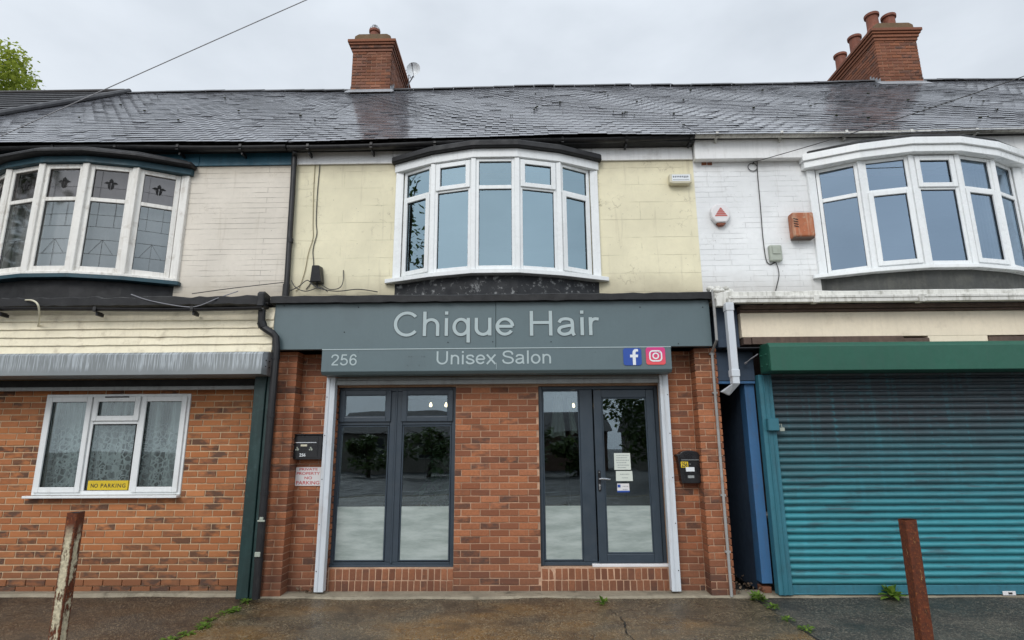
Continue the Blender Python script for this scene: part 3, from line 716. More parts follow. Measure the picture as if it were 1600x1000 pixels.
# right bay
xa, xb = bays['r']
bwr, P = bay(right, xa, xb, 3.86, 5.40, 4.93, [('f', 'f'), ('f', 'o'), ('o', 'f'), ('f', 'o'), ('f', 'f')], 'glass_right')
arcslab('head_board', 'white_upvc', bwr, xa, xb, .10, 5.402, 5.50, .12)
arcslab('fascia_trim', 'white_upvc', bwr, xa, xb, .13, 5.502, 5.60, .14)
arcslab('felt_roof', 'felt', bwr, xa, xb, .10, 5.602, 5.66, .08, bevel=.015)
arcslab('sill', 'white_upvc', bwr, xa, xb, .05, 3.81, 3.858, .14)
arcslab('apron', 'felt_peeling2', bwr, xa+.0, xb-.0, -.06, 3.40, 3.809, .03) if 'felt_peeling2' in M else arcslab('apron', 'lead_apron', bwr, xa, xb, -.06, 3.40, 3.809, .03) if 'lead_apron' in M else arcslab('apron', paint('lead_apron', (.06, .062, .058), .7, .3, (.12, .12, .1), .6, 4, .3, .6), bwr, xa, xb, -.06, 3.40, 3.809, .03)
m = MB()
m.grid(lambda u, v: (6.1+.74*u, 7.52+.012*sin(u*70)+.25*u, 3.9+1.48*v), 60, 2)
cu = m.build('net_curtain', 'curtain', None, smooth=True); tag(cu, 'beige net curtain at the right end of the upstairs bay window on the white house', 'curtain')
# ------------------------------------------------------------------ salon shopfront
ZG = 0.0
# flat roof behind sign with felt cap
m = MB(); m.box(-2.955, 2.24, 6.705, YU-.005, 3.30, 3.318); m.build('flat_roof', 'felt', salon)
def lip(xa, xb, y0, y1, z0, z1, seed, amp=.008, n=40):
    m = MB(); random.seed(seed)
    prev = 0
    tops = [random.gauss(0, amp) for _ in range(n+1)]; bots = [random.gauss(0, amp*.7) for _ in range(n+1)]
    vs = []
    for i in range(n+1):
        x = xa+(xb-xa)*i/n
        vs += [(x, y0, z0+bots[i]), (x, y0-.004, z1-.015+tops[i]), (x, y0+.03, z1+tops[i]), (x, y1, z1+.01), (x, y1, z0+.01)]
    fs = [(i*5+j, (i+1)*5+j, (i+1)*5+(j+1) % 5, i*5+(j+1) % 5) for i in range(n) for j in range(5)]+[(0, 1, 2, 3, 4), tuple(n*5+j for j in (4, 3, 2, 1, 0))]
    m._add(vs, fs); return m
lip(-2.99, 2.255, 6.655, 7.0, 3.30, 3.39, 3, .0035).build('felt_edge', 'felt', salon)
m = MB(); m.box(-2.95, -.30, 6.722, 6.80, 2.745, 3.299); m.box(-.296, 2.235, 6.722, 6.80, 2.745, 3.299)
sign = thing('shop_sign', (-.35, 6.72, 2.745), 'wide grey fascia board with large pale letters above the salon front', 'sign')
pn = m.build('panel', 'sign_grey', sign, bevel=.002)
def px_text(s, x0, x1, yb, yt, Y, mat, name, parent, **k):
    a = at(x0, (yb+yt)/2, Y)[0]; b = at(x1, (yb+yt)/2, Y)[0]; zb = at((x0+x1)/2, yb, Y)[1]; zt = at((x0+x1)/2, yt, Y)[1]
    return text(s, a, b, zb, zt, Y+.002, mat, name, parent, **k)
def crv(pts, seg=8):
    out = []
    for i in range(len(pts)-1):
        p0, p1, p2, p3 = pts[max(0, i-1)], pts[i], pts[i+1], pts[min(len(pts)-1, i+2)]
        for k in range(seg):
            t = k/seg
            out.append(tuple(.5*(2*p1[j]+(p2[j]-p0[j])*t+(2*p0[j]-5*p1[j]+4*p2[j]-p3[j])*t*t+(3*p1[j]-p0[j]-3*p2[j]+p3[j])*t**3) for j in (0, 1)))
    return out+[pts[-1]]
def ell(cx, cz, rx, rz, a0, a1, n=28): return [(cx+rx*cos(R(a0+(a1-a0)*i/n)), cz+rz*sin(R(a0+(a1-a0)*i/n))) for i in range(n+1)]
arch = lambda: [(.15, .40)]+ell(.385, .42, .235, .25, 180, 0, 16)+[(.62, 0)]
GL = {'C': (1.01, [ell(.52, .5, .41, .455, 40, 320)]), 'h': (.777, [[(.15, 0), (.15, 1)], arch()]), 'i': (.31, [[(.155, 0), (.155, .725)], [(.155, .87), (.155, 1)]]),
      'q': (.777, [ell(.37, .36, .25, .315, 0, 360), [(.63, -.28), (.63, .725)]]), 'u': (.777, [[(.14, .725)]+ell(.38, .30, .24, .25, 180, 360, 16), [(.62, 0), (.62, .725)]]),
      'e': (.777, [ell(.385, .36, .275, .31, 2, 326), [(.11, .37), (.66, .37)]]), 'H': (1.01, [[(.17, 0), (.17, 1)], [(.84, 0), (.84, 1)], [(.17, .53), (.84, .53)]]),
      'a': (.777, [crv([(.13, .52), (.20, .635), (.37, .67), (.54, .625), (.59, .50), (.595, .2), (.61, .08), (.655, .0)]), crv([(.59, .41), (.36, .375), (.17, .31), (.12, .18), (.20, .075), (.34, .05), (.50, .11), (.59, .25)])]),
      'r': (.465, [[(.14, 0), (.14, .725)], crv([(.14, .40), (.17, .56), (.28, .655), (.43, .645)])]), 'U': (1.01, [[(.17, 1)]+ell(.505, .39, .335, .335, 180, 360, 20)+[(.84, 1)]]),
      'n': (.777, [[(.15, 0), (.15, .725)], arch()]), 's': (.70, [crv([(.60, .52), (.50, .645), (.35, .67), (.19, .63), (.14, .525), (.24, .42), (.46, .345), (.60, .24), (.57, .11), (.38, .05), (.19, .09), (.10, .22)])]),
      'x': (.70, [[(.05, 0), (.64, .725)], [(.05, .725), (.64, 0)]]), 'S': (.93, [crv([(.80, .70), (.70, .89), (.47, .95), (.24, .89), (.16, .73), (.27, .59), (.50, .52), (.73, .44), (.82, .28), (.73, .11), (.48, .05), (.21, .12), (.11, .32)])]),
      'l': (.31, [[(.155, 0), (.155, 1)]]), 'o': (.777, [ell(.39, .36, .275, .315, 0, 360)]), ' ': (.388, []),
      '2': (.777, [crv([(.10, .70), (.17, .88), (.38, .955), (.58, .88), (.64, .71), (.54, .50), (.30, .27), (.13, .055)]), [(.10, .055), (.66, .055)]]),
      '5': (.777, [[(.61, .945), (.22, .945)], [(.235, .99), (.15, .48)], crv([(.15, .49), (.36, .60), (.57, .52), (.655, .33), (.57, .13), (.36, .045), (.17, .11), (.10, .25)])]),
      '6': (.777, [ell(.39, .315, .25, .27, 0, 360), crv([(.62, .75), (.54, .90), (.40, .955), (.23, .86), (.14, .62), (.135, .36), (.16, .22)])])}
def ribbon(m, pts, w, y, sx, ox, oz, sz):
    vs = []; n = len(pts)
    for i in range(n):
        a = pts[max(0, i-1)]; b = pts[min(n-1, i+1)]
        dx, dz = b[0]-a[0], b[1]-a[1]; l = math.hypot(dx, dz) or 1; px, pz = -dz/l*w/2, dx/l*w/2
        vs += [(ox+(pts[i][0]+px)*sx, y, oz+(pts[i][1]+pz)*sz), (ox+(pts[i][0]-px)*sx, y, oz+(pts[i][1]-pz)*sz)]
    m._add(vs, [(2*i, 2*i+1, 2*i+3, 2*i+2) for i in range(n-1)])
def sans(s_, px0, px1, pyb, pyt, Y, mat, name, parent, w=.120, grow=0.):
    x0, zb = at(px0, pyb, Y); x1 = at(px1, pyb, Y)[0]; zt_ = at(px0, pyt, Y)[1]; sz = zt_-zb
    adv = sum(GL[c][0] for c in s_); lft = {'C': .06, 'H': .11, 'U': .11, '2': .05}.get(s_[0], .08); rgt = {'e': .05, 'r': .02, 'n': .10, '6': .08}.get(s_[-1], .08)
    sx = (x1-x0)/(adv-lft-rgt); x = x0-lft*sx; m = MB(); k = 0
    for c in s_:
        for st in GL[c][1]:
            ribbon(m, st, w+grow, Y-(k % 7)*.0002, sx, x, zb, sz); k += 1
        x += GL[c][0]*sx
    return m.build(name, mat, parent)
sans('Chique', 615, 804, 525.5, 487.5, 6.717, 'letter_edge', 'letter_outline', pn, .120, .04)
sans('Hair', 828, 937, 524.5, 486, 6.717, 'letter_edge', 'letter_outline', pn, .120, .04)
sans('Chique', 615, 804, 525.5, 487.5, 6.714, 'letter', 'lettering', pn)
sans('Hair', 828, 937, 524.5, 486, 6.714, 'letter', 'lettering', pn)
e = .7
for px, py in ((538, 519), (560, 480), (700, 535), (770, 534), (861, 534), (1000, 480), (1060, 537), (444, 478), (1098, 480)):
    x, z = at(px, py, 6.72); m = MB(); m.tube([(x, 6.7215, z), (x, 6.7185, z)], .007, 8); m.build('screw', 'slot_dark', pn)
# roller shutter (raised): housing, guides, bottom bar
shut = thing('roller_shutter', (-.35, 6.8, 0), 'raised roller shutter of the salon in a grey housing lettered Unisex Salon', 'shutter')
m = MB(); X0, X1 = -2.345, 1.748
m.prism([(6.705, 2.475), (6.705, 2.738), (6.93, 2.738), (6.93, 2.44), (6.74, 2.44)], X0, X1, 'x')
hs = m.build('housing', 'sign_grey', shut, bevel=.004)
m = MB(); m.box(X0, X1, 6.700, 6.7045, 2.732, 2.742); m.build('drip_trim', 'letter', hs)
yy = 6.703
sans('256', 517, 557, 571, 554, yy-.001, 'letter', 'lettering', hs)
sans('Unisex', 682, 773.5, 569.5, 549, yy-.001, 'letter', 'lettering', hs)
sans('Salon', 785, 861, 568.5, 548, yy-.001, 'letter', 'lettering', hs)
def rrect(x0, x1, z0, z1, r, n=5):
    pts = []
    for cx, cz, a0 in ((x1-r, z1-r, 0), (x0+r, z1-r, 90), (x0+r, z0+r, 180), (x1-r, z0+r, 270)):
        for i in range(n+1):
            a = R(a0+90*i/n); pts.append((cx+r*cos(a), cz+r*sin(a)))
    return pts
def rring(m, x0, x1, z0, z1, r, w, y0, y1):
    A = rrect(x0, x1, z0, z1, r); B = rrect(x0+w, x1-w, z0+w, z1-w, max(r-w, .002)); n = len(A)
    m._add([(p[0], y0, p[1]) for p in A]+[(p[0], y0, p[1]) for p in B]+[(p[0], y1, p[1]) for p in A], [(i, (i+1) % n, n+(i+1) % n, n+i) for i in range(n)]+[(i, 2*n+i, 2*n+(i+1) % n, (i+1) % n) for i in range(n)])
ax, az = at(974.5, 571, yy); bx_, bz = at(1001.5, 544, yy)
m = MB(); m.prism(rrect(ax, bx_, az, bz, .03), yy-.006, yy+.002, 'y'); bd = m.build('badge', 'badge_blue', hs); bd['label'] = 'blue rounded square badge with a white lowercase f'
w = bx_-ax
# white f: stem, crossbar, hook
m = MB(); sx_ = ax+w*.56; zb_ = az+w*.02
f_pts = [(.0, .0), (.0, .42), (-.14, .42), (-.14, .57), (.0, .57), (.0, .68), (.03, .79), (.10, .86), (.20, .885), (.31, .875), (.31, .745), (.225, .745), (.18, .72), (.165, .66), (.165, .57), (.31, .57), (.285, .42), (.165, .42), (.165, .0)]
m.prism([(sx_-w*.05+w*p[0], zb_+w*p[1]) for p in f_pts], yy-.009, yy-.0062, 'y'); m.build('emblem', 'badge_white', bd)
ax, az = at(1010, 570, yy); bx_, bz = at(1038.5, 542.5, yy); w = bx_-ax
m = MB(); m.prism(rrect(ax, bx_, az, bz, .03), yy-.006, yy+.002, 'y'); bd = m.build('badge', 'badge_pink', hs); bd['label'] = 'pink rounded square badge with a white camera outline'
m = MB(); rring(m, ax+w*.16, bx_-w*.16, az+w*.16, bz-w*.16, w*.2, w*.075, yy-.009, yy-.0062)
cx, cz = (ax+bx_)/2, (az+bz)/2
rring(m, cx-w*.175, cx+w*.175, cz-w*.175, cz+w*.175, w*.175, w*.07, yy-.009, yy-.0062)
m.prism([(cx+w*.2+w*.04*cos(t*pi/4), cz+w*.2+w*.04*sin(t*pi/4)) for t in range(8)], yy-.009, yy-.0062, 'y'); m.build('emblem', 'badge_white', bd)
for px, py in ((639, 557), (643, 557), (659, 557), (663, 557), (637, 571), (655, 571), (733, 573), (560, 550), (930, 550), (775, 566)):
    x, z = at(px, py, 6.70); m = MB(); m.tube([(x, 6.7045, z), (x, 6.7, z)], .005, 8); m.build('rivet', 'letter_edge', hs)
m = MB(); x = at(775.5, 565, 6.70)[0]; m.box(x-.002, x+.002, 6.7025, 6.7045, 2.49, 2.57); m.build('seam', 'letter', hs)
for xs, lab in (((-2.345, -2.24), 0), ((1.645, 1.748), 1)):
    m = MB(); m.box(xs[0], xs[1], 6.93, 7.03, .03, 2.439); m.box(xs[0]+.035, xs[0]+.045, 6.922, 6.93, .03, 2.439)
    g = m.build('guide_rail', 'guide_white', shut, bevel=.004)
    m = MB()
    for z in (.25, .75, 1.25, 1.75, 2.2): m.prism([(xs[0]+(.018 if lab == 0 else .085)+.006*cos(t), z+.006*sin(t)) for t in [k*pi/4 for k in range(8)]], 6.926, 6.9295, 'y')
    m.build('screw', 'slot_dark', g)
m = MB(); m.box(-2.238, 1.643, 6.955, 6.99, 2.345, 2.40); m.build('bottom_bar', 'grey_metal', shut, bevel=.006)
m = MB(); m.box(-2.238, 1.643, 6.965, 6.985, 2.402, 2.425); m.box(-2.238, 1.643, 6.962, 6.985, 2.428, 2.438); m.build('slat', 'grey_metal', shut, bevel=.004)
# masonry
WL = (-2.262, -.80, .262, 2.33); WR = (.203, 1.66, .262, 2.33)
m = MB(); wall(m, -2.92, 2.32, 0, 2.74, 7.075, 7.30, [WL, WR]); m.box(-2.91, -2.70, 6.876, 7.074, 0, 2.74); m.box(2.068, 2.31, 6.876, 7.074, 0, 2.74)
gw = m.build('ground_floor_wall', 'mortar_salon', salon)
m = MB()
bricks(m, -2.70, -2.24, .0, 2.74, 7.068, .1, holes=[], offs=.06)
bricks(m, -.798, .20, .0, 2.34, 7.068, .1, offs=.03)
bricks(m, 1.662, 2.055, .0, 2.74, 7.068, .1, offs=.11)
bricks(m, -2.92, -2.692, .0, 2.744, 6.868, .20, L=.228, offs=0)
bricks(m, 2.058, 2.325, .0, 2.744, 6.868, .20, L=.215, offs=.04)
# soldier plinth below windows: two rows of bricks on end
for xa_, xb_ in ((-2.238, -.80), (.202, 1.645)):
    for z0_, z1_, yo in ((.0, .118, 7.064), (.127, .246, 7.068)):
        x = xa_+random.uniform(0, .02)
        while x < xb_-.02:
            wd = random.uniform(.060, .070); y = yo+random.gauss(0, .002); m.box(x, min(x+wd, xb_), y, 7.2, z0_, z1_, (random.random(), random.random()*.85, random.random()), .002); x += wd+.011
m.build('brickwork', 'brick_salon', gw, bevel=.005, seg=2)
for q_ in ((-2.24, -.80), (.2, 1.66)): m = MB(); m.box(q_[0], q_[1], 7.0715, 7.074, -.02, .25); m.build('plinth', 'mortar_salon', salon)
# shop window + door frames (anthracite)
def shop_light(parent, fm, x0, x1, z0, z1, y, w, frost=None, gm='glass_shop'):
    m = MB(); m.box(x0, x1, y, y+.004, z0, z1); g = m.build('pane', gm, parent)
    if frost:
        m = MB(); m.box(x0, x1, y-.0035, y-.001, z0, frost); m.build('frosted_film', 'frosted_film', parent)
    m = MB(); t = .012
    for b in ((x0-t, x0+t*.4, z0-t, z1+t), (x1-t*.4, x1+t, z0-t, z1+t)): m.box(b[0], b[1], y-.012, y+.012, b[2], b[3])
    for b in ((x0+t*.4, x1-t*.4, z0-t, z0+t*.4), (x0+t*.4, x1-t*.4, z1-t*.4, z1+t)): m.box(b[0], b[1], y-.0115, y+.011, b[2], b[3])
    m.build('glazing_bead', 'frame_grey', parent, bevel=.004)
Yf = 7.13; FZ = .925
fx = lambda px, py=760: at(px, py, Yf)[0]
fz = lambda py, px=700: at(px, py, Yf)[1]
m = MB(); a, b, c, d = WL
mid0, mid1 = fx(605), fx(625.5)
frame_rect(m, a+.002, b-.002, c+.002, d, Yf, Yf+.07, .05, .045)
m.box(mid0, mid1, Yf-.002, Yf+.068, c+.047, d-.05); m.box((mid0+mid1)/2-.012, (mid0+mid1)/2+.012, Yf-.012, Yf-.002, c+.03, d-.02)
ztr = fz(660)
m.box(a+.05, mid0, Yf, Yf+.068, ztr-.028, ztr+.028); m.box(mid1, b-.05, Yf, Yf+.068, ztr-.028, ztr+.028)
sw = m.build('shop_window', 'frame_grey', salon, bevel=.005); sw['label'] = 'grey framed two-light salon window left of the brick pier'
for (p0, p1) in ((a+.05, mid0), (mid1, b-.05)):
    s_ = MB(); frame_rect(s_, p0-.012, p1+.012, ztr+.012, d-.035, Yf-.026, Yf-.0, .06); s_.build('opening_sash', 'frame_grey', sw, bevel=.006, seg=2)
    shop_light(sw, None, p0+.055, p1-.055, ztr+.078, d-.098, Yf-.008, .0)
    shop_light(sw, None, p0+.016, p1-.016, c+.066, ztr-.045, Yf+.012, .0, FZ)
m = MB(); m.box(a+.01, b-.005, Yf-.035, Yf-.002, c-.004, c+.02)
m.build('sill', 'frame_grey', sw, bevel=.004)
# side light and door
a, b, c, d = WR
m = MB(); ms0, ms1 = fx(909), fx(930); ds0, ds1 = fx(930.5), fx(1030.)
frame_rect(m, a+.002, b-.002, c+.002, d, Yf, Yf+.07, .045, .045)
m.box(ms0, ms1+.0, Yf-.002, Yf+.068, c+.047, d-.045)
sd = m.build('shop_window', 'frame_grey', salon, bevel=.005); sd['label'] = 'tall grey framed side light beside the salon door'
shop_light(sd, None, a+.06, ms0-.014, c+.066, d-.06, Yf+.012, 0, FZ)
m = MB(); D0, D1 = ms1+.012, b-.055; Z0, Z1 = c+.035, d-.05
frame_rect(m, D0, D1, Z0, Z1, Yf-.03, Yf+.03, .095, .10)
dr = m.build('door', 'frame_grey', salon, bevel=.007, seg=2); dr['label'] = 'grey glazed salon door with frosted lower panel'
shop_light(dr, None, D0+.107, D1-.107, Z0+.112, Z1-.107, Yf-.012, 0, FZ)
m = MB(); hx, hz = at(936.5, 748, Yf-.03)
m.prism(rrect(hx-.016, hx+.016, hz-.145, hz+.095, .014), Yf-.038, Yf-.03, 'y'); m.build('handle_plate', 'black_metal', dr, bevel=.002)
m = MB(); m.tube([(hx, Yf-.038, hz), (hx, Yf-.075, hz), (hx+.02, Yf-.085, hz+.003), (hx+.07, Yf-.085, hz-.002), (hx+.125, Yf-.083, hz-.008)], [.011, .011, .012, .011, .008], 10); 
m.tube([(hx, Yf-.036, hz-.075), (hx, Yf-.05, hz-.075)], .012, 10); m.tube([(hx, Yf-.036, hz+.075), (hx, Yf-.045, hz+.075)], .008, 8)
m.prism(rrect(hx-.007, hx+.007, hz-.125, hz-.06, .006), Yf-.046, Yf-.0385, 'y')
m.build('handle', 'chrome', dr, smooth=False)
m = MB(); m.box(fx(925, 884), b+.0, Yf-.06, Yf-.001, c-.002, c+.030); m.build('threshold', 'sign_white', sd, bevel=.004)
# interior
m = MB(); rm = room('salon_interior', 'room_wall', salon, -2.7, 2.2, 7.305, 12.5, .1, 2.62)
m = MB(); m.box(-2.6, 2.15, 7.31, 12.45, .102, .12); m.build('floor', paint('salon_floor', (.16, .15, .14), .35, .1, damt=0), rm)
m = MB(); m.box(-1.9, -.7, 11.6, 12.4, .12, 1.9); m.box(.9, 2.0, 11.5, 12.4, .12, 2.2); m.build('cupboard', 'dark_room', rm, bevel=.01)
for i, (px, py) in enumerate(((673, 633), (697, 633), (896, 634), (936, 630))):
    Yl = 8.3 + (.3 if i == 3 else 0); x, z = at(px, py, Yl)
    t = thing('pendant_lamp', (x, Yl, z), ['lit pendant bulb seen through the left salon window, left of two', 'lit pendant bulb seen through the left salon window, right of two', 'lit pendant bulb seen through the tall side light', 'lit bulb seen at the top left corner of the door glass'][i], 'lamp', 'pendant lamps inside the salon')
    m = MB(); r = .022; m.lathe([(0, z-r*1.3), (r*.7, z-r*1.0), (r, z-r*.3), (r*.85, z+r*.5), (r*.4, z+r*1.4), (r*.35, z+r*1.8)], x, Yl, 12); m.build('bulb', 'bulb', t, smooth=True)
    m = MB(); m.tube([(x, Yl, z+r*1.8), (x, Yl, 2.61)], .005, 6); m.tube([(x, Yl, z+r*1.7), (x, Yl, z+r*3)], .016, 8); m.build('flex', 'black_plastic', t)
def leafy(mb, cx, cy, cz, rx, ry, rz, n, size, droop=.3, ncl=12, seed=1, hollow=.0):
    rnd = random.Random(seed)
    cl_ = []
    for _ in range(ncl):
        while True:
            p = [rnd.uniform(-1, 1) for _ in range(3)]
            if sum(q*q for q in p) < 1: break
        cl_.append((p, rnd.uniform(.22, .42), rnd.random()))
    for _ in range(n):
        p, rr, sh = rnd.choice(cl_)
        q = [rnd.gauss(0, 1) for _ in range(3)]; L = math.sqrt(sum(a*a for a in q)) or 1; k = rr*rnd.random()**.4
        x = cx+rx*(p[0]+q[0]/L*k); y = cy+ry*(p[1]+q[1]/L*k); z = cz+rz*(p[2]+q[2]/L*k)
        a = rnd.uniform(0, 2*pi); e = rnd.uniform(-.9, .5); s = size*rnd.uniform(.6, 1.3)
        d = (cos(a)*cos(e), sin(a)*cos(e), sin(e)); w_ = (-sin(a)*s*.3, cos(a)*s*.3, rnd.uniform(-.2, .2)*s)
        mb._add([(x, y, z), (x+d[0]*s*.5+w_[0], y+d[1]*s*.5+w_[1], z+d[2]*s*.5+w_[2]), (x+d[0]*s, y+d[1]*s, z+d[2]*s-droop*s*.4), (x+d[0]*s*.5-w_[0], y+d[1]*s*.5-w_[1], z+d[2]*s*.5-w_[2])],
                [(0, 1, 2, 3)], (min(1, max(0, sh*.6+rnd.random()*.5)), rnd.random(), 0))
for (pa, pb, pc, pd, py0, py1, lab) in ((866, 877, 860, 884, 618, 682, 'wider pale tapered cloth hanging inside the tall side light'), (886, 892, 892, 903, 622, 678, 'narrower slanting pale cloth hanging inside the tall side light')):
    Y_ = 7.75; a0 = at(pa, py0, Y_); b0 = at(pb, py0, Y_); c0 = at(pc, py1, Y_); d0 = at(pd, py1, Y_); m = MB()
    m.grid(lambda u, v: ((c0[0]+(d0[0]-c0[0])*u)*(1-v)+(a0[0]+(b0[0]-a0[0])*u)*v, Y_+.012*sin(u*19)*(1-v*.6), c0[1]*(1-v)+a0[1]*v-.012*sin(u*7)*(1-v)), 24, 6)
    tag(m.build('hanging_cloth', 'paper', None, smooth=True), lab, 'cloth', 'pale cloths hanging inside the side light')  # cloths added to stand in for pale reflected shapes in the glass
t = thing('potted_plant', (-1.05, 7.75, .12), 'leafy potted plant standing inside behind the left salon window', 'plant')
m = MB(); leafy(m, -1.0, 7.72, 1.22, .27, .24, .36, 420, .13, .8, 10, 5); m.build('foliage', 'plant_leaf', t)
m = MB(); m.lathe([(0, .13), (.13, .13), (.17, .42), (.15, .42), (.14, .38), (0, .38)], -1.05, 7.75, 20); m.build('pot', 'terracotta', t)
m = MB(); m.tube([(-1.05, 7.75, .38), (-1.03, 7.74, .7), (-1.0, 7.72, 1.1)], [.02, .016, .01], 7); m.build('stem', 'bark', t)
# notices on the door
def notice(px0, px1, py0, py1, lab, lines, tilt=0, mat='paper', extra=None):
    Y = Yf-.028+0.012
    x0, z1 = at(px0, py0, Y); x1, z0 = at(px1, py1, Y)
    t = thing('paper_notice', ((x0+x1)/2, Y, z0), lab, 'notice')
    m = MB(); k = tilt
    m._add([(x0, Y, z0), (x1, Y, z0+k), (x1-.004, Y-.001, z1+k), (x0+.002, Y-.001, z1), (x0, Y+.001, z0), (x1, Y+.001, z0+k), (x1-.004, Y, z1+k), (x0+.002, Y, z1)], [(0, 1, 2, 3), (7, 6, 5, 4), (0, 4, 5, 1), (3, 2, 6, 7)])
    m.build('sheet', mat, t)
    if lines:
        m = MB(); n = len(lines)
        for i, (a_, b_) in enumerate(lines):
            z = z1-(z1-z0)*(i+.9)/(n+.8); x = x0+(x1-x0)*a_
            while x < x0+(x1-x0)*b_:
                w_ = random.uniform(.006, .018); m.box(x, min(x+w_, x0+(x1-x0)*b_), Y-.0026, Y-.0016, z-.003, z+.003); x += w_+.005
        m.build('print', 'paper_text', t)
    return t, x0, x1, z0, z1, Y
notice(959, 986, 708, 734, 'larger white printed notice taped on the salon door glass, uppermost of three', [(.15, .9), (.15, .8), (.12, .9), (.15, .75), (.2, .9), (.2, .7)])
notice(962, 989, 736, 751.5, 'smaller white notice directly below the taller one on the salon door', [(.25, .8), (.35, .7)], .0)
t, x0, x1, z0, z1, Y = notice(964, 984, 755.5, 769, 'small white and blue sticker below two paper notices on the salon door', [(.45, .9), (.45, .85)], 0, 'sign_white')
m = MB(); m.box(x0, x1, Y-.0026, Y-.0016, z0+.0, z0+.018); m.box(x0+.006, x0+.04, Y-.0026, Y-.0016, z1-.045, z1-.012); m.build('blue_band', 'badge_blue', t)
# left letterbox
x0, z1 = at(452, 679, 6.97); x1, z0 = at(502, 718, 6.97)
t = thing('letterbox', ((x0+x1)/2, 7.02, z0), 'black rectangular metal letterbox numbered 256 left of the salon window', 'letterbox')
m = MB(); m.box(x0, x1, 6.96, 7.064, z0, z1-.01); bo = m.build('body', 'black_metal', t, bevel=.006, seg=2)
m = MB(); m.box(x0-.006, x1+.006, 6.945, 7.064, z1-.008, z1+.006); m.build('lid', 'black_metal', t, bevel=.004)
m = MB(); m.box(x0+.03, x1-.045, 6.954, 6.9585, z0+.02, z1-.03); fl = m.build('door_panel', 'black_metal', t, bevel=.003)
W_, H_ = x1-x0, z1-z0
m = MB(); m.box(x0+W_*.12, x0+W_*.84, 6.9475, 6.9535, z0+H_*.66, z0+H_*.69); m.build('slot_edge', 'chrome', fl)
m = MB(); m.box(x0+W_*.38, x0+W_*.57, 6.949, 6.9535, z0+H_*.52, z0+H_*.60); m.build('name_plate', 'ivory', fl, bevel=.002)
m = MB(); m.lathe([(0, 0), (.01, 0)], 0, 0, 10); 
m = MB(); m.tube([(x0+W_*.1, 6.956, z0+H_*.52), (x0+W_*.1, 6.944, z0+H_*.52)], .011, 12); m.build('lock', 'chrome', fl)
text('256', x0+W_*.36, x0+W_*.54, z0+H_*.12, z0+H_*.25, 6.954, 'badge_white', 'number', fl, bold=.02)
m = MB()
for sx2 in (.28, .68):
    for k, (dx, dz, r) in enumerate(((0, 0, .009), (.012, -.02, .011), (-.012, -.022, .008))):
        m.prism([(x0+W_*sx2+dx+r*cos(a_*pi/3), z0+H_*.47+dz+r*1.3*sin(a_*pi/3)) for a_ in range(6)], 6.951, 6.9538, 'y')
m.build('moulding', 'box_grey', fl)
# private property sign
x0, z1 = at(463, 730, 7.06); x1, z0 = at(500.5, 759, 7.06)
t = thing('warning_sign', ((x0+x1)/2, 7.06, z0), 'small white private property no parking sign in red capitals below the letterbox', 'sign')
m = MB(); m.box(x0, x1, 7.055, 7.0615, z0, z1); p_ = m.build('plate', 'sign_white', t, bevel=.001)
W_, H_ = x1-x0, z1-z0
for s_, a_, b_, c_, d_ in (('PRIVATE', .14, .86, .82, .95), ('PROPERTY', .04, .96, .59, .74), ('NO', .36, .66, .35, .50), ('PARKING', .04, .96, .07, .26)):
    text(s_, x0+W_*a_, x0+W_*b_, z0+H_*c_, z0+H_*d_, 7.055, 'red', 'lettering', p_, bold=.012, extr=.001)
# right letterbox: arched top, tapering body
x0, z1 = at(1056, 704, 6.97); x1, z0 = at(1100, 755, 6.97); cxm = (x0+x1)/2
t = thing('letterbox', (cxm, 7.02, z0), 'black arch-topped letterbox with yellow number sticker right of the salon door', 'letterbox')
W_, H_ = x1-x0, z1-z0
prof = [(-.36, .0), (.36, .0), (.46, .80), (.5, .82), (.5, .88), (.36, .9)]+[(.36*cos(a_)*1.0, .9+.1*sin(a_)) for a_ in [pi*k/10 for k in range(1, 10)]]+[(-.36, .9), (-.5, .88), (-.5, .82), (-.46, .80)]
m = MB(); m.prism([(cxm+p[0]*W_, z0+p[1]*H_) for p in prof], 6.95, 7.064, 'y'); bo = m.build('body', 'black_metal', t, bevel=.006, seg=2)
m = MB(); m.prism([(cxm-.36*W_, z0+.70*H_), (cxm+.36*W_, z0+.70*H_), (cxm+.38*W_, z0+.84*H_), (cxm-.38*W_, z0+.84*H_)], 6.938, 6.949, 'y'); m.build('flap', 'black_metal', bo, bevel=.004)
m = MB(); m.box(cxm-.34*W_, cxm+.34*W_, 6.934, 6.9375, z0+.705*H_, z0+.72*H_); m.build('flap_edge', 'grey_metal', bo)
m = MB(); m.box(cxm-.36*W_, cxm-.08*W_, 6.9455, 6.9495, z0+.48*H_, z0+.66*H_); st = m.build('number_sticker', 'yellow', bo)
text('256', cxm-.33*W_, cxm-.11*W_, z0+.50*H_, z0+.64*H_, 6.9453, 'black_text', 'number', st, bold=.02, extr=.001)
m = MB(); m.box(cxm-.18*W_, cxm+.15*W_, 6.945, 6.9495, z0+.36*H_, z0+.49*H_); m.build('paper_label', 'badge_white', bo)
m = MB(); m.box(cxm-.12*W_, cxm+.12*W_, 6.945, 6.9495, z0+.16*H_, z0+.24*H_); m.build('name_plate', 'grey_metal', bo)
m = MB(); m.tube([(cxm-.01*W_, 6.951, z0+.58*H_), (cxm-.01*W_, 6.942, z0+.58*H_)], .008, 10); m.build('lock', 'chrome', bo)
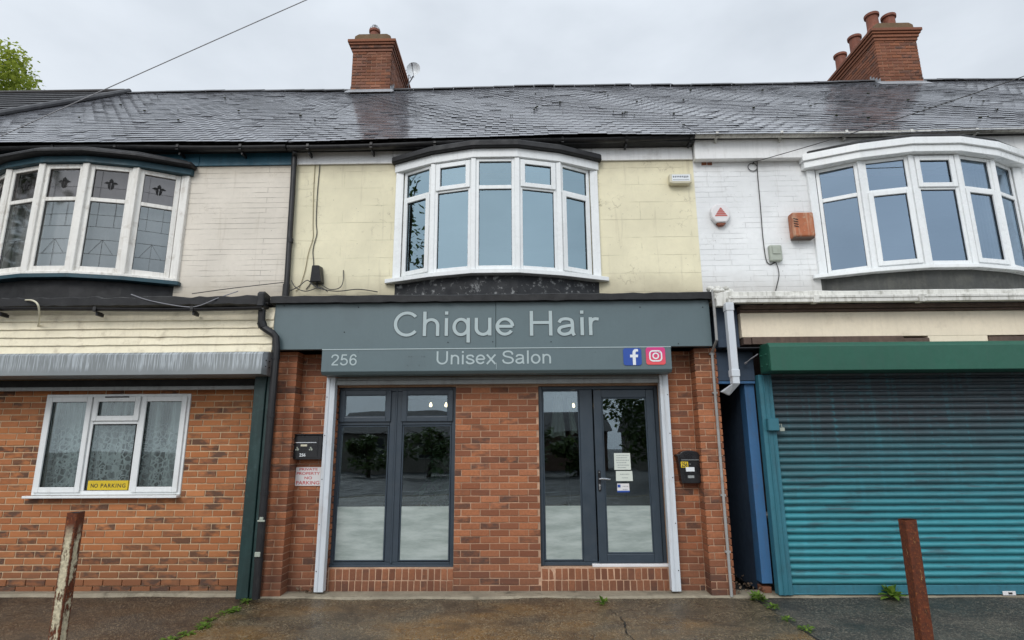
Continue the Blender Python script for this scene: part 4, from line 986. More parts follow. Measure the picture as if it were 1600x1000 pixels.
# conduit on right pilaster
def pxpath(pts): return [(at(a_, b_, y)[0], y, at(a_, b_, y)[1]) for a_, b_, y in pts]
m = MB(); m.tube([(2.262, 6.635, 3.40), (2.262, 6.625, 3.2), (2.262, 6.63, 2.80), (2.262, 6.83, 2.69), (2.262, 6.835, 2.4), (2.262, 6.84, 1.2), (2.265, 6.84, .0)], .0165, 10)
for z in (2.66, 2.2, 1.05, .45): m.box(2.235, 2.29, 6.83, 6.867, z, z+.02)
cdt = m.build('conduit', 'conduit', salon)
# ------------------------------------------------------------------ upper wall fittings, salon
def pt(px, py, Y=YU-.012): x, z = at(px, py, Y); return (x, Y, z)
t = thing('bracket_box', pt(498, 432), 'small black tapered box on the yellow wall among loose cables', 'junction box')
x, y, z = pt(498, 433)
m = MB(); m._add([(x-.055, y, z+.14), (x+.05, y, z+.14), (x+.085, y, z-.11), (x-.085, y, z-.11), (x-.05, y-.15, z+.125), (x+.045, y-.15, z+.125), (x+.075, y-.12, z-.10), (x-.075, y-.12, z-.10)], [(0, 1, 5, 4), (1, 2, 6, 5), (2, 3, 7, 6), (3, 0, 4, 7), (4, 5, 6, 7), (3, 2, 1, 0)])
m.build('casing', 'black_plastic', t, bevel=.008); m = MB(); m.tube([(x, y-.05, z-.1), (x+.01, y-.04, z-.17)], .012, 7); m.build('gland', 'black_plastic', t)
def cable(name, pts, r, mat, label, Y=None, seg=6, sagn=0):
    P_ = []
    for i in range(len(pts)-1):
        for k in range(seg):
            t_ = k/seg; a_, b_ = pts[i], pts[i+1]
            p0 = pts[max(0, i-1)]; p3 = pts[min(len(pts)-1, i+2)]
            P_.append(tuple(.5*((2*a_[j])+(-p0[j]+b_[j])*t_+(2*p0[j]-5*a_[j]+4*b_[j]-p3[j])*t_*t_+(-p0[j]+3*a_[j]-3*b_[j]+p3[j])*t_**3) for j in range(3)))
    P_.append(pts[-1]); m = MB(); m.tube(P_, r, 6); o = m.build(name, mat, None, smooth=True); return tag(o, label, 'cable')
cable('cable', [pt(494, 240), pt(492, 262), pt(490, 300), pt(489, 350), pt(489, 372), pt(482, 395), pt(476, 425), pt(468, 448), pt(462, 455)], .0045, 'cable_tan', 'thin tan cable running down the yellow wall beside a black one')
cable('cable', [pt(501, 232), pt(500, 255), pt(496, 300), pt(494, 345), pt(495, 365), pt(489, 390), pt(490, 415), pt(486, 440), pt(478, 452)], .006, 'wire', 'thicker black cable running down the yellow wall to the black box')
cable('cable', [pt(503, 445, 7.5), pt(515, 452, 7.5), pt(530, 450, 7.55), pt(536, 440, 7.6), pt(536.5, 422)], .006, 'wire', 'black cable looping up right of the black box on the yellow wall')
cable('cable', [pt(452, 455, 7.55), pt(466, 448, 7.5), pt(480, 438, 7.55), pt(490, 446, 7.5), pt(505, 452, 7.45), pt(528, 455, 7.5), pt(560, 452, 7.6), pt(590, 456, 7.6)], .007, 'wire', 'tangled black cable along the foot of the yellow wall')
cable('cable', [pt(455, 438, 7.6), pt(462, 449, 7.5), pt(478, 455, 7.45), pt(500, 449, 7.5), pt(512, 456, 7.45)], .006, 'wire', 'short drooping black cable between downpipe and black box')
cable('cable', [pt(300, 459, 7.0), pt(350, 452, 7.3), pt(400, 446, 7.5), pt(445, 441, 7.6)], .0055, 'wire', 'thin black cable slanting along the cream wall to the downpipe')
cable('cable', [pt(205, 460, 6.58), pt(235, 470, 6.56), pt(285, 479, 6.53), pt(310, 478, 6.53), pt(340, 466, 6.57), pt(372, 455, 6.7)], .006, 'cable_grey', 'grey cable drooping over the black gutter board of the left shop')
cable('cable', [pt(40, 469, 6.56), pt(52, 470, 6.5), pt(60, 478, 6.47), pt(61, 500, 6.6), pt(58, 515, 6.80)], .011, 'ivory', 'short white hose hooked over the left shop gutter')
# alarm boxes
x, y, z = pt(1061, 283); w2, h2 = .155, .075
t = thing('alarm_box', (x, y, z), 'small ivory alarm box with faded printed label on the yellow wall', 'alarm box')
m = MB(); m.prism([(x-w2, z+h2), (x+w2, z+h2), (x+w2, z-h2*.8), (x+w2*.7, z-h2), (x-w2*.7, z-h2), (x-w2, z-h2*.8)], y-.09, y+.01, 'y'); b_ = m.build('casing', 'ivory', t, bevel=.012, seg=2)
m = MB(); m.box(x-w2*.78, x+w2*.84, y-.0935, y-.0905, z-h2*.55, z+h2*.75); lb = m.build('label_panel', 'badge_white', b_)
text('ALARM', x-w2*.7, x+w2*.75, z+h2*.0, z+h2*.5, y-.0938, 'paper_text', 'lettering', lb, extr=.001) if False else None
m = MB()
for k in range(9): m.box(x-w2*.7+k*w2*.16, x-w2*.7+k*w2*.16+w2*.11, y-.0948, y-.0938, z+h2*.05+random.uniform(0, .01), z+h2*.48)
for k in range(14): m.box(x-w2*.7+k*w2*.105, x-w2*.7+k*w2*.105+w2*.07, y-.0948, y-.0938, z-h2*.35, z-h2*.22)
m.build('print', 'paper_text', lb)
x, y, z = pt(1124, 337)
t = thing('alarm_box', (x, y, z), 'white shield-shaped alarm box with red triangle on the white brick wall', 'alarm box')
prof = [(-.06, .15), (.06, .15), (.125, .09), (.14, .03), (.13, -.05), (.075, -.125), (-.075, -.125), (-.13, -.05), (-.14, .03), (-.125, .09)]
m = MB(); m.prism([(x+p[0]*.97, z+p[1]) for p in prof], y-.07, y+.01, 'y'); b_ = m.build('casing', 'sign_white', t, bevel=.022, seg=3)
m = MB(); m.prism([(x-.07, z-.127), (x+.07, z-.127), (x+.035, z-.165), (x-.035, z-.165)], y-.058, y+.01, 'y'); m.build('strobe_lens', 'terracotta', t, bevel=.01)
m = MB()
for k in range(5):
    za_ = z-.035+k*.026; wa = .088*(1-k/5.2); wb = .088*(1-(k+.72)/5.2)
    m.prism([(x-wa, za_), (x+wa, za_), (x+wb, za_+.0195), (x-wb, za_+.0195)], y-.0735, y-.0703, 'y')
m.build('emblem', paint('faded_red', (.5, .12, .10), .5, .1, damt=0), b_)
x, y, z = pt(1249, 357)
t = thing('alarm_box', (x, y, z), 'weathered orange-brown metal alarm box with side louvres on the white brick wall', 'alarm box')
m = MB(); m.box(x-.145, x+.15, y-.13, y+.01, z-.16, z+.19); b_ = m.build('casing', 'rust_box', t, bevel=.022, seg=3)
m = MB()
for k in range(4): m._add([(x-.135, y-.1345, z+.10-k*.035), (x-.07, y-.1345, z+.085-k*.035), (x-.07, y-.1345, z+.073-k*.035), (x-.135, y-.1345, z+.088-k*.035)], [(0, 1, 2, 3)])
m.build('louvre', 'slot_dark', b_)
m = MB(); m.box(x-.135, x+.14, y-.115, y+.005, z-.175, z-.161); m.build('base', 'bare_wood', t)
x, y, z = pt(1210, 397)
t = thing('junction_box', (x, y, z), 'small grey-green junction box low on the white brick wall', 'junction box')
m = MB(); m.box(x-.085, x+.085, y-.06, y+.01, z-.115, z+.115); b_ = m.build('casing', 'box_grey', t, bevel=.02, seg=3)
m = MB(); m.box(x-.05, x+.06, y-.072, y-.0605, z-.02, z+.09); m.build('cover', 'box_grey', b_, bevel=.008)
hook = pt(1178, 253, YU-.04)
m = MB(); m.tube([hook, (hook[0], YU+.01, hook[2]-.01)], .01, 7); o = m.build('wall_hook', 'wire', right)
cable('cable', [pt(1183, 251), pt(1184, 275), pt(1188, 320), pt(1192, 370), pt(1197, 405), pt(1203, 413), pt(1209, 411), pt(1212, 408)], .0065, 'wire', 'thin black cable running down white brick wall to the grey-green box')
cable('cable', [pt(1212, 409), pt(1216, 420), pt(1217, 432), pt(1213, 450), pt(1211, 460)], .006, 'wire', 'short cable hanging below the grey-green junction box')
m = MB(); hx_, hz_ = at(1176, 261, YU-.015)
m.tube([(hx_+.065*cos(t_*pi/8), YU-.015, hz_+.06*sin(t_*pi/8)) for t_ in range(17)], .006, 6); o = m.build('cable', 'wire', None); tag(o, 'small coil of black cable at the top of the white brick wall', 'cable')
# bare brick patch
m = MB(); x, y, z = pt(1105, 255, YU-.004)
for k, (a_, b_) in enumerate(((-.09, .085), (-.08, -.01), (.0, .07))):
    m.box(x+a_, x+b_, YU-.004, YU+.004, z+(.03 if k == 0 else -.03), z+(.06 if k == 0 else .024), rc(), .004)
m.build('bare_brick_patch', 'brick_chimney', right)
# satellite dish + aerial behind left chimney
x, z = at(647, 112, 11.9)
t = thing('satellite_dish', (x, 11.9, z-.3), 'small round white satellite dish beside the left chimney', 'satellite dish')
m = MB()
def dish(u, v):
    r = .16*u; a_ = 2*pi*v; q = (r*cos(a_), .10*(u*u)*-1, r*sin(a_)*1.12)
    return (x+q[0], 11.9+q[1]*1.0, z+q[2])
m.grid(dish, 6, 24); m.build('dish', 'badge_white', t, smooth=True)
m = MB(); m.tube([(x, 11.92, z), (x-.06, 12.0, z-.1), (x-.17, 12.0, z-.3)], .014, 8); m.build('mount', 'cable_grey', t)
m = MB(); m.tube([(x, 11.9, z-.16), (x, 11.65, z-.02)], .007, 6); m.tube([(x, 11.66, z-.03), (x, 11.60, z+.02)], .018, 8); m.build('receiver_arm', 'cable_grey', t)
t = thing('television_aerial', (x-.16, 12.0, z-.4), 'thin aerial rod beside the left chimney and white dish', 'aerial')
m = MB(); m.tube([(x-.14, 12.0, z-.45), (x-.14, 12.0, z+.14)], .009, 6); m.build('mast', 'cable_grey', t)
m = MB()
for k in range(4): m.tube([(x-.20, 11.9+.1*k, z+.03), (x-.06, 11.9+.1*k, z+.09)], .005, 5)
m.tube([(x-.14, 11.8, z+.06), (x-.14, 12.3, z+.06)], .006, 5); m.build('elements', 'cable_grey', t)
# ------------------------------------------------------------------ downpipes, left
m = MB(); m.tube([pt(461, 236, 7.48), pt(460, 245, 7.58), pt(457, 300, 7.59), pt(452, 380, 7.59), pt(447.5, 455, 7.59), ], .038, 12)
p = pt(447, 455, 7.59); m.tube([(p[0], 7.59, p[2]-.12), (p[0], 7.59, p[2]+.1)], .048, 12); m.tube([(p[0], 7.59, p[2]+.7), (p[0], 7.59, p[2]+.76)], .043, 12)
dp = m.build('downpipe', 'black_plastic', salon, smooth=False)
dp['label'] = 'black downpipe on the upper party line'
# ------------------------------------------------------------------ left shopfront
LX = -2.94
m = MB(); m.box(HX0, -3.0, 6.62, YU-.005, 3.285, 3.3); m.build('flat_roof', 'felt', left)
lip(HX0, -3.06, 6.575, 7.0, 3.27, 3.375, 8, .007, 60).build('felt_edge', 'felt', left)
m = MB(); m.prism([(6.56, 3.24), (6.56, 3.40), (6.60, 3.43), (6.75, 3.41), (6.75, 3.24)], -3.11, -3.03, 'x'); m.build('kerb_end', 'felt', left, bevel=.01)
g = gutter(left, HX0, -3.03, 3.24, 3.225, 'black_plastic', .034, 6.56, 1.15, 'black_plastic')
m = MB(); zz = 2.712
for i in range(5):
    m._add([(HX0, 6.715, zz), (-2.95, 6.715, zz), (-2.95, 6.705, zz+.012), (HX0, 6.705, zz+.012)], [(0, 1, 2, 3)])
    n = 50; hh = .098
    vs = []
    for k in range(n+1):
        xk = HX0+(-2.952-HX0)*k/n; j = random.gauss(0, .002)+(.006*random.random() if (k > 44) else 0)
        vs += [(xk, 6.702+j, zz+.006+random.gauss(0, .0022)), (xk, 6.722, zz+hh)]
    m._add(vs, [(2*k, 2*k+2, 2*k+3, 2*k+1) for k in range(n)]); zz += hh
m.box(HX0, -2.953, 6.73, 6.95, 2.73, 3.26)
m.build('cladding', 'shiplap', left)
shl = thing('roller_shutter', (-6, 6.8, 0), 'raised roller shutter of the left shop in a streaked grey metal housing', 'shutter')
m = MB(); m.prism([(6.50, 2.43), (6.50, 2.665), (6.535, 2.692), (6.84, 2.735), (6.84, 2.43)], HX0, -2.955, 'x'); hb = m.build('housing', 'streaked_metal', shl, bevel=.003)
m = MB()
for dy in (.10, .2):
    for dz in (.10, .17): m.tube([(-2.956, 6.5+dy, 2.43+dz), (-2.9495, 6.5+dy, 2.43+dz)], .008, 8)
m.build('bolt', 'slot_dark', hb)
m = MB(); m.box(HX0, -3.135, 6.93, 6.96, 2.30, 2.345); m.build('bottom_bar', 'grey_metal', shl, bevel=.004)
m = MB(); m.box(HX0, -3.13, 6.95, 6.97, 2.347, 2.428); m.build('slat', 'dark_gap', shl, bevel=.004)  # near-black strip stands in for the shaded gap under the housing
m = MB(); m.box(-3.133, -2.998, 6.745, 6.96, .005, 2.429); m.box(-2.994, -2.945, 6.765, 6.96, .005, 2.429); gp = m.build('guide_rail', 'green_post', shl, bevel=.006)
gp['label'] = 'dark green painted steel post'
m = MB(); LW = (-5.84, -4.052, 1.075, 2.267)
wall(m, HX0, -2.95, 0, 2.74, 7.085, 7.30, [LW]); lw = m.build('ground_floor_wall', 'mortar_left', left)
m = MB(); bricks(m, HX0, -3.12, .155, 2.42, 7.078, .1, L=.215, Hh=.063, J=.012, holes=[(LW[0]-.004, LW[1]+.004, LW[2]-.01, LW[3]+.004)], jit=.0012)
bricks(m, HX0, -3.12, .0, .15, 7.066, .1, L=.215, Hh=.066, J=.009, jit=.003)
m.build('brickwork', 'brick_left', lw, bevel=.003)
a, b, c, d = LW; Yw = 7.065
m = MB(); frame_rect(m, a, b, c, d, Yw, Yw+.06, .05)
t1, t2 = a+(b-a)/3, a+2*(b-a)/3
for t_ in (t1, t2): m.box(t_-.028, t_+.028, Yw+.002, Yw+.058, c+.05, d-.05)
ztl = at(180, 659, Yw)[1]
m.box(t1+.028, t2-.028, Yw+.003, Yw+.057, ztl-.028, ztl+.028)
lwn = m.build('window', 'white_upvc', left, bevel=.005)
glp = MB()
def light(p0, p1, q0, q1, op):
    if op:
        s_ = MB(); frame_rect(s_, p0-.018, p1+.018, q0-.018, q1+.018, Yw-.022, Yw+.0, .062); s_.build('opening_sash', 'white_upvc', lwn, bevel=.006, seg=2)
        k = .045
    else: k = .012
    glp.box(p0+k, p1-k, Yw+.014, Yw+.018, q0+k, q1-k)
    s_ = MB(); kk = k-.006
    frame_rect(s_, p0+kk, p1-kk, q0+kk, q1-kk, Yw+.004, Yw+.013, .008); s_.build('gasket', 'slot_dark', lwn)
light(a+.05, t1-.028, c+.05, d-.05, True); light(t2+.028, b-.05, c+.05, d-.05, True)
light(t1+.028, t2-.028, c+.05, ztl-.028, False); light(t1+.028, t2-.028, ztl+.028, d-.05, True)
glp.build('pane', 'glass_net', lwn)
m = MB(); m.box(a-.04, b+.005, 6.985, 7.064, c-.03, c-.002); m.build('sill', 'white_upvc', lwn, bevel=.004)
m = MB(); m.box(t1+.15, t2-.15, Yw-.028, Yw-.0225, d-.045, d-.03); m.build('trickle_vent', 'slot_dark', lwn)
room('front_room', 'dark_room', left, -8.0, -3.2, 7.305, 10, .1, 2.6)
m = MB(); m.grid(lambda u, v: (a+.04+(b-a-.08)*u, 7.20+.024*sin(u*46+sin(u*9)*2)+.008*sin(u*140), c+.03+(d-c-.08)*v), 260, 2)
cu = m.build('net_curtain', 'lace', None, smooth=True); tag(cu, 'white lace net curtain behind the ground floor window of the left house', 'curtain')
x0, z1 = at(138.5, 751, Yw+.01); x1, z0 = at(201, 765.5, Yw+.01)
t = thing('warning_sign', ((x0+x1)/2, Yw, z0), 'yellow no parking plate propped in the bottom of the left window', 'sign')
m = MB(); m.box(x0, x1, Yw+.004, Yw+.0135, z0, z1); p_ = m.build('plate', 'yellow', t, bevel=.001)
text('NO', x0+(x1-x0)*.08, x0+(x1-x0)*.25, z0+(z1-z0)*.25, z0+(z1-z0)*.68, Yw+.004, 'black_text', 'lettering', p_, bold=.012, extr=.001)
text('PARKING', x0+(x1-x0)*.32, x0+(x1-x0)*.92, z0+(z1-z0)*.25, z0+(z1-z0)*.68, Yw+.004, 'black_text', 'lettering', p_, bold=.012, extr=.001, space=1.15)
# left lower downpipe with swan neck
ppts = [pt(409.5, 484, 6.62), pt(408.5, 503, 6.63), pt(411, 511, 6.64), pt(426, 521, 6.65), pt(431, 527, 6.66), pt(432, 545, 6.66)]
xd = ppts[-1][0]
m = MB(); m.tube(ppts+[(xd, 6.66, 1.5), (xd, 6.66, .03)], .042, 12)
for z in (2.62, 1.95, 1.1, .4): m.tube([(xd, 6.66, z), (xd, 6.66, z+.035)], .048, 12)
m.tube([ppts[1], ppts[2]], .052, 12)
m.tube([(xd-.05, 6.82, 2.40), (xd-.05, 6.82, .02)], .018, 8)
m.build('downpipe', 'black_plastic', left, smooth=False)
m = MB(); m.box(xd-.03, xd+.05, 6.60, 6.618, .82, .84); m.box(xd-.01, xd+.03, 6.60, 6.617, .84, .87); m.box(xd-.03, xd+.03, 6.60, 6.618, .46, .51); m.build('pipe_clip', 'box_grey', left, bevel=.004)
# ------------------------------------------------------------------ right shopfront
m = MB(); m.box(2.27, HX1, 6.62, YU-.005, 3.29, 3.305); m.build('flat_roof', 'felt', right)
lip(2.27, HX1, 6.60, 7.4, 3.285, 3.375, 12, .003, 60).build('flat_roof_edge', 'grubby_white', right)
m = MB(); m.box(2.40, HX1, 6.52, 6.595, 3.215, 3.285); m.box(2.40, HX1, 6.51, 6.52, 3.26, 3.292)
gr = m.build('gutter', 'grubby_white', right, bevel=.01, seg=2)
m = MB()
for x in (3.4, 4.6, 5.85, 7.1, 8.4, 9.7, 11.): m = MB(); m.box(x-.03, x+.03, 6.503, 6.6, 3.205, 3.296); m.build('gutter_joint', 'grubby_white', gr, bevel=.004)
m = MB(); x = 2.405
m.box(x-.045, x+.035, 6.505, 6.595, 2.28, 3.214); m.box(x-.052, x+.042, 6.498, 6.602, 2.36, 2.44); m.box(x-.052, x+.042, 6.498, 6.602, 3.12, 3.214)
m._add([(x-.045, 6.505, 2.279), (x+.035, 6.505, 2.279), (x+.035, 6.595, 2.279), (x-.045, 6.595, 2.279), (x-.13, 6.62, 2.20), (x-.05, 6.62, 2.16), (x-.05, 6.70, 2.17), (x-.13, 6.70, 2.21)], [(0, 1, 5, 4), (1, 2, 6, 5), (2, 3, 7, 6), (3, 0, 4, 7)])
m.build('downpipe', 'guide_white', right, bevel=.006, seg=2)
# weathered stone/mortar lump at junction
m = MB()
for k in range(16):
    x = random.uniform(2.27, 2.52); y = random.uniform(6.60, 6.8); z = 3.38+random.uniform(-.03, .07); r = random.uniform(.03, .06)
    m.lathe([(0, z-r), (r*.8, z-r*.4), (r, z), (r*.7, z+r*.5), (0, z+r*.7)], x, y, 7)
m.box(2.28, 2.40, 6.585, 6.66, 3.19, 3.36, None, .008)
m.build('mortar_lump', 'grubby_white', right, bevel=.006)
m = MB(); m.box(2.60, HX1, 6.74, 6.95, 2.848, 3.143); m.build('fascia_board', 'cream_board', right, bevel=.003)
m = MB(); m.box(2.59, HX1, 6.70, 6.95, 3.145, 3.172); m.box(2.59, HX1, 6.66, 6.95, 3.175, 3.22); m.build('cornice', 'bare_wood', right, bevel=.004)
m = MB(); m.box(2.61, 2.70, 6.73, 6.90, 2.76, 2.846); m.box(2.705, 4.46, 6.715, 6.90, 2.76, 2.846); m.box(4.463, 4.76, 6.72, 6.90, 2.76, 2.82); m.box(5.45, HX1, 6.72, 6.90, 2.76, 2.83); m.build('timber_batten', 'bare_wood', right, bevel=.004)
m = MB(); m.box(4.763, 5.447, 6.743, 6.95, 2.76, 2.8475); m.build('fascia_patch', 'cream_board', right)
m = MB(); m.box(2.335, 2.588, 6.80, 7.0, 2.74, 3.22); m.box(2.335, 2.78, 6.93, 7.0, 2.36, 2.70); m.build('panel', 'navy_board', right, bevel=.003)
m = MB(); m.prism([(6.72, 2.715), (6.72, 2.727), (6.95, 2.745), (6.95, 2.733)], 2.42, 2.79, 'x'); m.build('slanted_cover', 'felt', right)
m = MB(); m.box(2.335, 2.78, 6.94, 7.0, 2.325, 2.357); m.build('lintel_trim', 'blue_wall', right, bevel=.002)
m = MB(); m.tube([(2.66, 6.86, 2.56), (2.70, 6.80, 2.60), (2.77, 6.75, 2.65)], .007, 6); m.tube([(2.655, 6.87, 2.555), (2.665, 6.85, 2.565)], .014, 8); m.build('bracket_arm', 'cable_grey', right)
# alley
m = MB(); m.box(2.665, 2.78, 6.985, 7.15, .10, 2.322); m.build('jamb', 'blue_wall', right, bevel=.003)
m = MB(); bricks(m, 2.665, 2.785, 0, .095, 6.99, .15, L=.1); m.build('jamb_base', 'brick_salon', right, bevel=.004)
m = MB(); m.box(2.675, 2.78, 7.152, 12.9, 0, 3.28); m.box(2.33, 2.78, 12.91, 13, 0, 3.28); m.box(2.33, 2.78, 7.01, 12.9, 2.6, 3.28); m.build('alley_wall', 'navy_board', right)
m = MB(); m.box(2.22, 2.327, 7.31, 12.9, 0, 3.28); m.build('side_wall', 'far_brick', salon)
# right roller shutter
shr = thing('roller_shutter', (5.6, 6.85, 0), 'closed teal slatted roller shutter with a green top housing', 'shutter')
m = MB(); m.prism([(6.50, 2.42), (6.50, 2.70), (6.54, 2.745), (6.80, 2.755), (6.80, 2.42)], 2.80, HX1, 'x'); hb = m.build('housing', 'awning_green', shr, bevel=.006)
m = MB(); m.box(2.7995-.004, 2.7995, 6.52, 6.78, 2.44, 2.69)
for z in (2.5, 2.62):
    for y in (6.58, 6.72): m.tube([(2.775, y, z), (2.7995, y, z)], .008, 6)
m.build('end_plate', 'awning_green', hb)
m = MB(); m.box(2.79, 2.945, 6.86, 6.97, .005, 2.419); m.box(2.84, 2.855, 6.845, 6.86, .005, 2.419); m.box(2.895, 2.91, 6.85, 6.86, .005, 2.419); m.build('guide_rail', 'teal_rail', shr, bevel=.005)
m = MB(); pit = .0765; z = .10; prof = []
while z < 2.44:
    for k in range(7):
        t_ = k/6; prof.append((6.925-.026*sin(pi*t_)**.7, z+pit*.80*t_))
    prof.append((6.942, z+pit*.83)); prof.append((6.942, z+pit*.96)); z += pit
n = len(prof)
m._add([(2.93, p[0], p[1]) for p in prof]+[(HX1, p[0], p[1]) for p in prof], [(i, n+i, n+i+1, i+1) for i in range(n-1)])
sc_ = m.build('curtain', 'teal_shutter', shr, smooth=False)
m = MB(); m.box(2.94, HX1, 6.90, 6.94, .006, .098); m.box(2.94, HX1, 6.885, 6.90, .006, .02); m.build('bottom_bar', 'teal_rail', shr, bevel=.004)
x, z = at(1209, 664, 6.8)
m = MB(); m.box(x-.065, x+.06, 6.79, 6.86, z-.065, z+.075); lk = m.build('lock_box', 'teal_rail', shr, bevel=.006)
m = MB(); m.tube([(x+.065, 6.83, z-.02), (x+.075, 6.82, z+.01), (x+.095, 6.82, z+.01), (x+.10, 6.82, z-.03)], .005, 6); m.box(x+.07, x+.125, 6.81, 6.84, z-.07, z-.03)
m.build('padlock', 'box_grey', lk, bevel=.008)
x, z = at(1577, 927, 6.88)
t = bx('label_plate', 'sign_white', shr, x-.07, x+.07, 6.876, 6.8845, z-.022, z+.022); 
m = MB(); m.box(x-.012, x+.03, 6.874, 6.8757, z-.01, z+.01); m.build('print', 'black_text', t)
# ------------------------------------------------------------------ ground
def ground(name, mat, x0, x1, y0, y1, z, nx, ny, amp=.01, label=None):
    m = MB()
    f = lambda x, y: z+amp*(sin(x*1.7+.5)*sin(y*1.3)+.5*sin(x*4.1+y*2.7))*(1 if amp else 0)-(.0)
    m.grid(lambda u, v: (x0+(x1-x0)*u, y0+(y1-y0)*v, f(x0+(x1-x0)*u, y0+(y1-y0)*v)), nx, ny)
    return struct(m.build(name, mat, None, smooth=True))
m = MB(); m.box(-400, 400, -400, 700, -.6, -.10); struct(m.build('ground', 'tarmac_road', None))
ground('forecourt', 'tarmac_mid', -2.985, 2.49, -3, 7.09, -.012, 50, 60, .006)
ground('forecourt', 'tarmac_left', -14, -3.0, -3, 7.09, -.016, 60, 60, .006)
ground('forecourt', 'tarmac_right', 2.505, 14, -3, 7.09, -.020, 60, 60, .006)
m = MB(); m.box(-3.02, -2.96, -3, 7.0, -.05, -.024); m.box(2.47, 2.53, -3, 7.0, -.05, -.024); struct(m.build('expansion_joint', 'crack', None))
m = MB(); m.box(-14, 14, -6.5, -3.005, -.09, -.02); struct(m.build('pavement', 'tarmac_right', None))
m = MB(); m.box(-60, 60, -6.65, -6.505, -.10, .0); struct(m.build('kerb', 'concrete', None, bevel=.015))
m = MB(); x = -40
while x < 40: m.box(x, x+2, -10.05, -9.95, -.10, -.094); x += 5
struct(m.build('road_marking', 'white_line', None))
# irregular concrete haunch along the walls
def haunch(x0, x1, yb, yf, zt, seed, amp):
    rnd = random.Random(seed); n = 70; vs = []; w_ = 0
    for i in range(n+1):
        x = x0+(x1-x0)*i/n; w_ = w_*.8+rnd.gauss(0, amp); vs += [(x, yb, zt), (x, yf+w_+.04, zt-.006+rnd.gauss(0, .002)), (x, yf+w_, -.02)]
    m = MB(); m._add(vs, [(3*i+j, 3*i+3+j, 3*i+4+j, 3*i+1+j) for i in range(n) for j in range(2)]); return m
struct(haunch(-3.13, 2.66, 7.10, 6.80, .012, 4, .010).build('concrete_strip', 'concrete', None))
struct(haunch(-14, -3.13, 7.10, 6.93, .02, 5, .006).build('concrete_strip', 'concrete', None))
struct(haunch(2.67, 9, 7.10, 6.86, .003, 6, .004).build('concrete_strip', 'concrete', None))
# crack in middle forecourt
m = MB(); rnd = random.Random(3); pts = []
p0, p1 = (.86, 6.35), (1.05, 4.6)
for i in range(40):
    t_ = i/39; pts.append((p0[0]+(p1[0]-p0[0])*t_+rnd.gauss(0, .012)+.03*sin(t_*9), p0[1]+(p1[1]-p0[1])*t_))
vs = []
for i, (x, y) in enumerate(pts): w_ = .0015+.003*abs(rnd.gauss(0, 1)); vs += [(x-w_, y, .001), (x+w_, y, .001)]
m._add(vs, [(2*i, 2*i+1, 2*i+3, 2*i+2) for i in range(39)]); struct(m.build('ground_crack', 'crack', None))
# debris in the alley foot, dead leaves
m = MB(); rnd = random.Random(9)
for k in range(90):
    if k < 55: x, y = rnd.uniform(2.34, 2.66), rnd.uniform(6.9, 7.6)
    else: x, y = rnd.gauss(-2.42, .08), rnd.gauss(7.0, .04)
    s = rnd.uniform(.012, .035); a_ = rnd.uniform(0, 6); z = .015+rnd.uniform(0, .05)*(1 if k < 55 else 1)
    m._add([(x, y, z), (x+s*cos(a_), y+s*sin(a_), z+rnd.uniform(0, .02)), (x+s*1.3*cos(a_+.7), y+s*1.3*sin(a_+.7), z+.015), (x+s*.7*cos(a_+1.5), y+s*.7*sin(a_+1.5), z)], [(0, 1, 2, 3)], (rnd.random(), 0, 0))
o = m.build('leaf_litter', paint('dead_leaf', (.16, .11, .07), .8, .5, damt=.3), None); tag(o, 'small brown dead leaves and litter in the dark alley mouth and corner', 'litter'); o['kind'] = 'stuff'
# weeds
def weed(x, y, r, n, label, seed, up=.6, size=.05, grp='weeds growing along the ground joints'):
    m = MB(); rnd = random.Random(seed)
    for _ in range(n):
        a_ = rnd.uniform(0, 2*pi); q = r*rnd.random()**.7; bx2, by2 = x+q*.5*cos(a_)*.8, y+q*.5*sin(a_); L = size*rnd.uniform(.5, 1.4); e = rnd.uniform(.15, up*1.5)
        d = (cos(a_)*cos(e), sin(a_)*cos(e), sin(e)); w_ = L*rnd.uniform(.12, .24); c_ = (rnd.random(), 0, 0)
        z0 = -.01+rnd.random()*r*up*.5
        p_ = lambda t_, s: (bx2+d[0]*L*t_-sin(a_)*w_*s, by2+d[1]*L*t_+cos(a_)*w_*s, z0+d[2]*L*t_-.35*L*t_*t_)
        m._add([p_(0, 0), p_(.4, 1), p_(.75, .8), p_(1, 0), p_(.75, -.8), p_(.4, -1)], [(0, 1, 2, 3, 4, 5)], c_)
    return tag(m.build('weed', 'weed_leaf', None), label, 'weed', grp)
rnd = random.Random(21)
ys = [6.62, 6.42, 6.2, 6.0, 5.8, 5.6, 5.4]
lbl = ['leafy weed clump in the joint nearest the green post', 'second weed clump from the green post along the left joint', 'third weed clump from the green post along the left joint', 'fourth weed clump from the green post along the left joint', 'fifth weed clump from the green post along the left joint', 'sixth weed clump from the green post, near the bottom of the picture', 'weed clump in the left joint farthest from the green post']
for i, y in enumerate(ys): weed(-2.995+rnd.gauss(0, .03), y+rnd.gauss(0, .03), rnd.uniform(.06, .12), rnd.choice([30, 45, 70]), lbl[i], 30+i, .5, .05)
weed(2.50, 6.72, .12, 90, 'leafy weed clump in the right joint beside the blue jamb', 50, .8, .07)
weed(2.52, 6.42, .09, 60, 'weed tuft in right joint just in front of the leafy clump', 51, .6, .05)
weed(2.50, 6.0, .06, 30, 'small weed tuft midway along the right joint', 52, .5, .045)
weed(2.53, 5.7, .08, 45, 'weed tuft in right joint near the bottom of the picture', 53, .5, .05)
weed(.83, 6.58, .05, 24, 'tiny pale weed at the top of the crack before the salon', 54, 1., .08)
weed(3.98, 6.80, .09, 60, 'upright weed growing at the foot of the teal shutter', 55, 1.1, .13)
